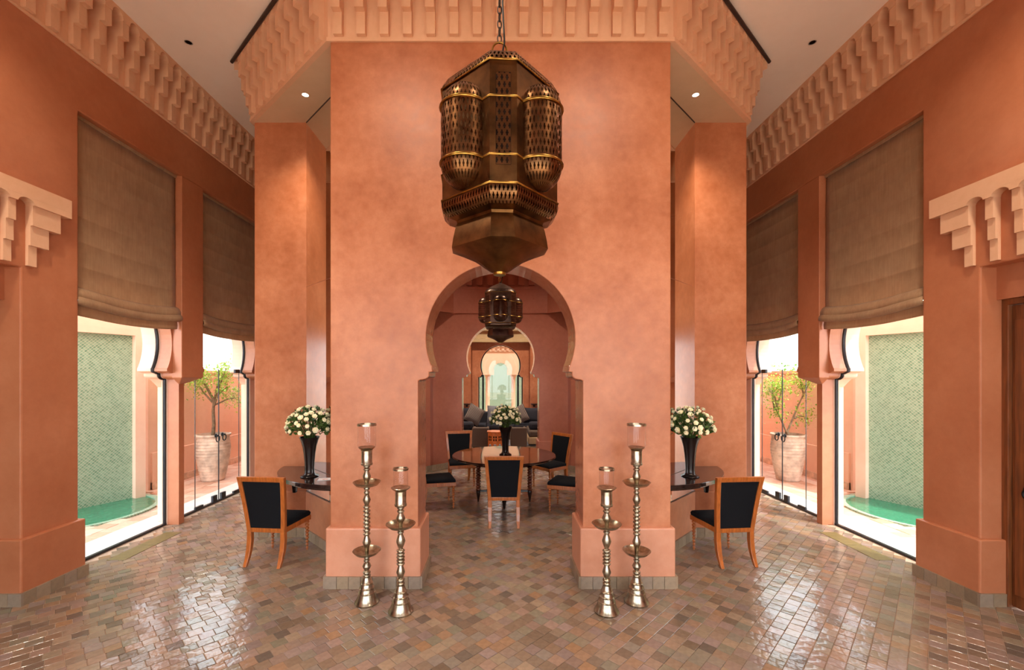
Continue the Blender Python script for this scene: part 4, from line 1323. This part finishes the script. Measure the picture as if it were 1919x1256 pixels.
# ------------------------------------------------------------------ far sitting room
def rbox(name, mat, parent, x0, x1, y0, y1, z0, z1, bv=0.03):
    return MB().box(x0, x1, y0, y1, z0, z1).build(name, mat, parent, 60, bevel=bv, segs=3)
def cushion(loc, w, h, t, rot, mat, label):
    n = 8
    mb = MB(); vs_, fs = [], []
    for side in (1, -1):
        o = len(vs_)
        for i in range(n + 1):
            for j in range(n + 1):
                u, v = -1 + 2 * i / n, -1 + 2 * j / n
                k = (1 - u ** 4) * (1 - v ** 4)
                pin = 1 - 0.06 * (1 - abs(u)) * abs(v) - 0.06 * (1 - abs(v)) * abs(u)
                vs_.append((u * w / 2 * pin, side * t / 2 * math.sqrt(max(k, 0)), v * h / 2 * pin))
        for i in range(n):
            for j in range(n):
                a = o + i * (n + 1) + j
                fs.append((a, a + 1, a + n + 2, a + n + 1))
    mb.add(vs_, fs)
    o = mb.build('cushion', mat, None, 70)
    o.location = loc; o.rotation_euler = rot
    tag(o, label, 'cushion', 'cushions on the far sofa')
# long sofa against the garden window
sf = empty('sofa', (0, 13.9, 0)); tag(sf, 'long charcoal sofa under the far garden window', 'sofa')
rbox('base', M['sofa'], sf, -1.5, 1.5, -0.45, 0.45, 0.06, 0.30)
for q in (-1.4, 1.4):
    for yq in (-0.38, 0.38): MB().box(q - 0.03, q + 0.03, yq - 0.03, yq + 0.03, 0, 0.065).build('foot', M['espresso'], sf)
for k in range(3):
    rbox('seat_cushion', M['charcoal'], sf, -1.3 + k * 0.87, -0.44 + k * 0.87, -0.47, 0.22, 0.30, 0.46, 0.05)
rbox('backrest', M['charcoal'], sf, -1.5, 1.5, 0.22, 0.45, 0.30, 0.80, 0.05)
for sx_ in (-1, 1):
    rbox('arm', M['charcoal'], sf, *sorted((sx_ * 1.5, sx_ * 1.28)), -0.45, 0.3, 0.28, 0.66, 0.05)
cushion((-0.98, 13.72, 0.72), 0.50, 0.48, 0.2, (R(-12), 0, R(10)), M['charcoal'], 'square charcoal cushion at the left end of the far sofa')
cushion((-0.80, 13.36, 0.77), 0.52, 0.56, 0.2, (R(-14), R(30), R(15)), M['stripe'], 'striped cushion tilted on one corner, left on the far sofa')
cushion((-0.16, 13.58, 0.76), 0.52, 0.56, 0.2, (R(-14), 0, R(-6)), M['greyfab'], 'light grey cushion left of the bouquet on the far sofa')
cushion((0.58, 13.55, 0.75), 0.52, 0.54, 0.2, (R(-14), R(-28), R(-12)), M['stripe'], 'striped cushion tilted on one corner, right on the far sofa')
cushion((0.98, 13.72, 0.72), 0.50, 0.48, 0.2, (R(-12), 0, R(-10)), M['charcoal'], 'square charcoal cushion at the right end of the far sofa')
for sx_, nm in ((-0.53, 'left'), (0.48, 'right')):
    a = empty('armchair', (sx_, 11.8, 0)); tag(a, 'boxy taupe armchair seen from behind, %s of the orange stool' % nm if nm == 'left' else 'boxy taupe armchair seen from behind, right of the table vase', 'armchair', 'taupe armchairs')
    rbox('backrest', M['sofa'], a, -0.215, 0.215, -0.35, -0.20, 0.08, 0.60)
    rbox('seat', M['sofa'], a, -0.215, 0.215, -0.2, 0.4, 0.08, 0.40)
    for q in (-1, 1):
        rbox('arm', M['sofa'], a, *sorted((q * 0.215, q * 0.15)), -0.2, 0.4, 0.40, 0.55, 0.02)
        for yq in (-0.3, 0.33): MB().box(q * 0.17 - 0.02, q * 0.17 + 0.02, yq - 0.02, yq + 0.02, 0, 0.085).build('foot', M['espresso'], a)
b = empty('daybed', (1.02, 12.5, 0.0125)); tag(b, 'dark cushioned daybed end at the right beyond the second arch', 'daybed')
rbox('base', M['beige'], b, -0.25, 0.6, -0.35, 0.9, 0.04, 0.24)
rbox('mattress', M['sofa'], b, -0.24, 0.6, -0.34, 0.9, 0.24, 0.42, 0.05)
rbox('bolster', M['charcoal'], b, -0.22, 0.5, -0.2, 0.1, 0.42, 0.64, 0.08)
b = empty('daybed', (-1.02, 12.5, 0.0125)); tag(b, 'dark cushioned daybed end at the left beyond the second arch', 'daybed')
rbox('base', M['beige'], b, -0.6, 0.25, -0.35, 0.9, 0.04, 0.24)
rbox('mattress', M['sofa'], b, -0.6, 0.24, -0.34, 0.9, 0.24, 0.42, 0.05)
rbox('bolster', M['charcoal'], b, -0.5, 0.25, -0.2, 0.1, 0.42, 0.64, 0.08)
# octagonal carved stool table
st = empty('side_table', (-0.14, 11.2, 0)); tag(st, 'octagonal orange carved wooden side table beyond the second arch', 'side table')
ro = 0.19
MB().lathe([(0, 0.52), (ro + 0.03, 0.52), (ro + 0.03, 0.545), (0, 0.545)], 8, a0=R(22.5), a1=R(382.5)).build('top', M['orangewood'], st)
for k in range(8):
    a = 2 * PI * k / 8
    hw = ro * math.tan(R(22.5)) * 0.99
    poly = [(-hw, 0), (-hw, 0.52), (hw, 0.52), (hw, 0), (hw - 0.018, 0), (hw - 0.018, 0.14)] + [((hw - 0.018) * math.cos(t), 0.14 + 0.09 * math.sin(t)) for t in [PI * j / 8 for j in range(1, 8)]] + [(-hw + 0.018, 0.14), (-hw + 0.018, 0)]
    q = MB().prism(poly, -ro * 0.924 - 0.0, -ro * 0.924 + 0.012, 'y')
    pn = q.xform(Matrix.Rotation(a, 4, 'Z')).build('panel', M['orangewood'], st)
    for i in (-1, 1):
        for j in (0, 1):
            g = MB().box(i * 0.028 - 0.017, i * 0.028 + 0.017, -ro * 0.924 - 0.002, -ro * 0.924 + 0.002, 0.31 + j * 0.07, 0.36 + j * 0.07)
            g.xform(Matrix.Rotation(a, 4, 'Z')).build('lattice_opening', M['holder'], pn)
for sx_, nm in ((-1, 'left'), (1, 'right')):
    sc = empty('wall_sconce', (sx_ * 1.13, Y_FAR - 0.12, 0.97)); tag(sc, 'small dark metal wall sconce %s of the far garden window' % nm, 'sconce', 'far wall sconces')
    MB().box(-0.03, 0.03, -0.03, 0.0, -0.05, 0.05).build('wall_plate', M['black'], sc)
    MB().lathe([(0.10, 0.03), (0.14, 0.055), (0.135, 0.06), (0.0, 0.035), (0.0, 0.02), (0.10, 0.03)], 20, c=(0, -0.13, 0)).build('bowl', M['black'], sc, 50)
    MB().tube([(0, -0.02, 0), (0, -0.08, 0.0), (0, -0.13, 0.025)], 0.01, 6).build('arm', M['black'], sc)
rg = MB().box(-1.3, 1.3, 12.25, 13.3, 0.001, 0.012).build('rug', M['greyfab']); tag(rg, 'pale grey rug under the sitting room furniture', 'rug')

# ------------------------------------------------------------------ outside
gr = MB().box(-30, 30, -25, 45, -0.35, -0.125).build('ground', simple('ground_sand', (226, 208, 188), 0.9)); structure(gr, 'sandy ground of the garden', 'ground')
pav_me, _ = tile_mesh('paver', 0.196, 0.03, 0.006, 'paver')
for s in (-1, 1):
    pf = MB().box(*sorted((s * 4.62, s * 9.0)), -2.0, 16.0, -0.12, -0.028).build('patio_' + SIDE[s], M['grout'])
    structure(pf, 'terracotta paved patio outside the %s windows' % SIDE[s], 'patio')
    sp = []
    for i in range(0, 12):
        for j in range(0, 45):
            x = 4.95 + i * 0.2; y = 3.6 + j * 0.2 + (i % 2) * 0.1
            if x > 5.95 or y > 12.3: continue
            if (x - 6.15) ** 2 + (y - 6.3) ** 2 < 1.06 ** 2: continue
            sp.append((x, y))
    for x, y in sp:
        inst('paver', pav_me, pf, (s * x, y, -0.006 + random.uniform(-.002, .002)), (random.gauss(0, R(.5)), random.gauss(0, R(.5)), random.choice((0, PI / 2))))
    # fountain: green tiled wall and round basin
    ft = empty('fountain', (s * 6.15, 6.3, 0)); tag(ft, 'green zellige fountain wall with a round basin outside the %s window' % SIDE[s], 'fountain', 'patio fountains')
    pa, pb = Vector((s * 5.95, 7.07)), Vector((s * 7.1, 4.75))
    d = (pb - pa).normalized(); nrm = Vector((d.y, -d.x))
    if nrm.x * s > 0: nrm = -nrm
    base = Vector((s * 6.15, 6.3))
    def Wl(p): return (p.x - base.x, p.y - base.y)
    q = MB().prism([Wl(pa), Wl(pb), Wl(pb - nrm * 0.3), Wl(pa - nrm * 0.3)], -0.05, 2.60, 'z').build('tiled_wall', M['zellige'], ft)
    set_uv(q, lambda co, d=d, pa=pa, base=base: ((Vector((co.x, co.y)) + base - pa).dot(d), co.z))
    q = MB().prism([Wl(pa + nrm * 0.1 - d * 0.14), Wl(pb + nrm * 0.1), Wl(pb - nrm * 0.35), Wl(pa - nrm * 0.35 - d * 0.14)], 2.60, 3.05, 'z').build('coping', M['outside'], ft)
    q = MB().prism([Wl(pa + nrm * 0.1 - d * 0.14), Wl(pa + nrm * 0.1), Wl(pa - nrm * 0.35), Wl(pa - nrm * 0.35 - d * 0.14)], -0.05, 2.60, 'z').build('end_pier', M['outside'], ft)
    q = MB().lathe([(0.0, -0.02), (0.93, -0.02), (0.93, -0.018), (0.0, -0.018)], 48).build('water', M['water'], ft)
    q = MB().lathe([(0.93, -0.11), (0.93, -0.002), (1.0, -0.002), (1.0, -0.11)], 48, cap=False).build('basin_rim', M['zellige'], ft)
    set_uv(q, lambda co: (math.atan2(co.y, co.x) * 0.95, co.z + math.hypot(co.x, co.y)))
    # garden wall
    gw = empty('garden_wall', (s * 6.0, 7.45, 0)); structure(gw, 'pink rendered garden wall beyond the glass door on the %s' % SIDE[s], 'wall')
    MB().box(*sorted((0, s * 0.25)), 0.0, 9.0, -0.05, 2.0).build('wall_body', M['outside'], gw)
    MB().box(*sorted((-s * 0.035, s * 0.02)), 0.05, 9.0, -0.05, 0.63).build('dado', M['outside'], gw, bevel=0.008)
    MB().box(*sorted((-s * 0.05, s * 0.02)), 0.05, 9.0, -0.05, 0.12).build('skirting', M['potclay'], gw)
    MB().box(*sorted((-s * 0.04, s * 0.29)), 0.0, 9.0, 2.0, 2.06).build('coping', M['outside'], gw)
    cw_ = MB().box(*sorted((s * 4.62, s * 5.94)), 13.6, 13.85, -0.1, 2.4).build('garden_end_wall', M['outside']); structure(cw_, 'pink end wall closing the patio on the %s' % SIDE[s], 'wall')
    # potted citrus tree
    px_, py_ = s * 5.42, 8.25
    pt = empty('plant_pot', (px_, py_, -0.004)); tag(pt, 'big ribbed pale clay jar outside the glass door on the %s' % SIDE[s], 'plant pot', 'patio plant jars')
    prof = [(0.0, 0.0), (0.185, 0.0), (0.20, 0.02)]
    for k in range(15):
        t = k / 14
        r = 0.20 + 0.085 * math.sin(min(1, t * 1.25) * PI / 2) - 0.02 * max(0, t - 0.75) * 4
        z = 0.03 + 0.76 * t
        prof += [(r, z), (r + (0.007 if t > 0.5 else 0.002), z + 0.018), (r, z + 0.036)]
    prof += [(0.27, 0.82), (0.295, 0.835), (0.295, 0.862), (0.265, 0.865), (0.25, 0.80), (0.0, 0.80)]
    MB().lathe(prof, 32).build('jar', M['potclay'], pt, 40)
    MB().lathe([(0, 0.80), (0.25, 0.805), (0, 0.82)], 20).build('soil', M['soil'], pt)
    tr = empty('citrus_tree', (px_, py_, 0.80)); tag(tr, 'small leafy citrus tree growing in the jar on the %s' % SIDE[s], 'tree', 'patio citrus trees')
    rnd = random.Random(20 + s)
    tips = []
    tm = MB()
    if s < 0:
        tm.tube([(0, 0, 0), (0.015, 0, 0.25), (-0.01, 0.02, 0.5), (0.02, 0, 0.72)], [0.034, 0.03, 0.026, 0.022], 8)
        starts = [((0.02, 0, 0.62), (-0.35, 0.1, 1.0)), ((0.0, 0.01, 0.55), (0.32, -0.1, 0.95)), ((0.02, 0, 0.7), (0.08, 0.25, 1.25)), ((0.02, 0, 0.7), (-0.1, -0.28, 1.15)), ((0.02, 0, 0.7), (0.22, 0.05, 1.3)), ((0.02, 0, .66), (-0.28, -.1, 1.25)), ((0.02, 0, .6), (0.42, .1, .75))]
    else:
        tm.tube([(0, 0, 0), (-0.02, 0, 0.10)], [0.036, 0.034], 8)
        starts = [((-0.02, 0, 0.08), (0.42, 0, 1.05)), ((-0.02, 0, 0.08), (-0.22, 0.05, 0.55)), ((-0.22, 0.05, 0.5), (-0.3, 0, 1.0)), ((-0.2, 0.05, 0.5), (-0.05, 0.1, 1.0)), ((0.3, 0, 0.8), (0.30, 0.1, 1.1)), ((-0.2, 0, .55), (-.42, -.1, .9)), ((0.12, 0, .35), (.32, 0, .38))]
    for a, b_ in starts:
        a, b_ = Vector(a), Vector(b_)
        m1 = a.lerp(b_, 0.5) + Vector((rnd.gauss(0, .03), rnd.gauss(0, .03), 0.04))
        tm.tube([a, m1, b_], [0.018, 0.014, 0.006], 6)
        tips += [b_, m1.lerp(b_, 0.6)]
    tm.build('branches', M['bark'], tr, 60)
    lm = MB()
    for k in range(2600):
        c = rnd.choice(tips)
        p = c + Vector((rnd.gauss(0, .10), rnd.gauss(0, .11), rnd.gauss(0, .11)))
        if (p.x + px_) * s > 5.86: continue
        dd_ = Vector((rnd.gauss(0, 1), rnd.gauss(0, 1), rnd.gauss(0, .6))).normalized()
        sd = dd_.cross(Vector((0, 0.2, 1))).normalized()
        L = rnd.uniform(.035, .065)
        lm.add([p, p + dd_ * L * .5 + sd * L * .28, p + dd_ * L, p + dd_ * L * .5 - sd * L * .28], [(0, 1, 2, 3)])
    lo = lm.build('foliage', M['leaf_tree'], tr, recalc=False); lo['kind'] = 'stuff'
    # hedge and white house beyond the wall
    hm = MB()
    for k in range(6000):
        p = Vector((s * (6.95 + rnd.uniform(-.35, .35)), rnd.uniform(7.4, 15.5), 0))
        p.z = rnd.uniform(-0.12, 2.2 + 0.12 * math.sin(p.y * 3))
        dd_ = Vector((rnd.gauss(0, 1), rnd.gauss(0, 1), rnd.gauss(0, 1))).normalized()
        sd = dd_.cross(Vector((0, 0.2, 1))).normalized()
        L = rnd.uniform(.06, .11)
        hm.add([p, p + dd_ * L * .5 + sd * L * .35, p + dd_ * L, p + dd_ * L * .5 - sd * L * .35], [(0, 1, 2, 3)])
    ho = hm.build('hedge', M['hedge'], recalc=False)
    tag(ho, 'green hedge showing above the garden wall on the %s' % SIDE[s], 'hedge', kind='stuff')
    hs = empty('house', (s * 15, 22, 0)); tag(hs, 'white house beyond the garden on the %s' % SIDE[s], 'house')
    MB().box(-4, 4, -5, 5, -0.1, 6.5).build('walls', M['white'], hs)
    for k in range(4):
        for j in range(2):
            MB().box(*sorted((-s * 4.03, -s * 3.9)), -4 + k * 2.2, -3.2 + k * 2.2, 1.6 + j * 2.4, 2.5 + j * 2.4).build('window', M['frame'], hs)
            MB().box(-3.4 + k * 1.9, -2.6 + k * 1.9, -5.03, -4.9, 1.6 + j * 2.4, 2.5 + j * 2.4).build('window', M['frame'], hs)

# kiosk in the garden beyond the far window
kx, ky = 0.0, 18.0
kk = empty('garden_kiosk', (kx, ky, 0)); tag(kk, 'cream garden pavilion with a cusped arch and corbelled top beyond the far window', 'pavilion')
sc_ = ky / F_PX
hwk = 0.74
cus = []
nc = 13
for k in range(nc):
    for q in range(3):
        a = PI * (k + q / 3) / nc
        rr_ = 0.27 + (0.0 if q == 0 else 0.04)
        cus.append((rr_ * math.cos(a) - 0.0, 2.20 + rr_ * math.sin(a)))
cus.append((-0.27, 2.20))
polyk = [(-hwk, 2.95), (-hwk, 2.0), (-0.27, 2.0)] + cus[::-1] + [(0.27, 2.0), (hwk, 2.0), (hwk, 2.95)]
MB().prism(polyk, -0.15, 0.15, 'y').build('arched_wall', M['cream'], kk)
for xq in (-0.53, 0.53):
    MB().lathe([(0.11, -0.1), (0.11, 0.06), (0.085, 0.10), (0.08, 1.86), (0.10, 1.90), (0.13, 1.96), (0.13, 2.0)], 16, c=(xq, 0, 0)).build('column', M['cream'], kk, 40)
MB().box(-hwk - 0.03, hwk + 0.03, -0.18, 0.18, 2.95, 3.0).build('cornice_course', M['cream'], kk)
for k in range(8):
    for j in range(3):
        MB().box(-hwk + 0.03 + k * 0.19, -hwk + 0.13 + k * 0.19, -0.20 - 0.04 * j, 0.1, 3.0 + j * 0.14, 3.14 + j * 0.14).build('corbel', M['cream'], kk)
MB().box(-hwk, hwk, -0.15, 0.15, 3.0, 3.6).build('frieze_back', M['cream'], kk)
for s in (-1, 1):
    cwl = MB().box(*sorted((s * 2.6, s * 2.9)), 15.35, 20.9, -0.1, 4.3).build('court_shade_wall_' + SIDE[s], M['outside'])  # added out of view to keep skylight off the pavilion
    structure(cwl, 'unseen tall wall added to cut skylight over the far court, %s' % SIDE[s], 'wall')
gwl = MB().box(-2.6, 2.6, 20.6, 20.9, -0.1, 4.3).build('fountain_wall', M['zellige_far'])
set_uv(gwl, lambda co: (co.x, co.z))
tag(gwl, 'green zellige wall behind the garden pavilion', 'wall', kind='structure')
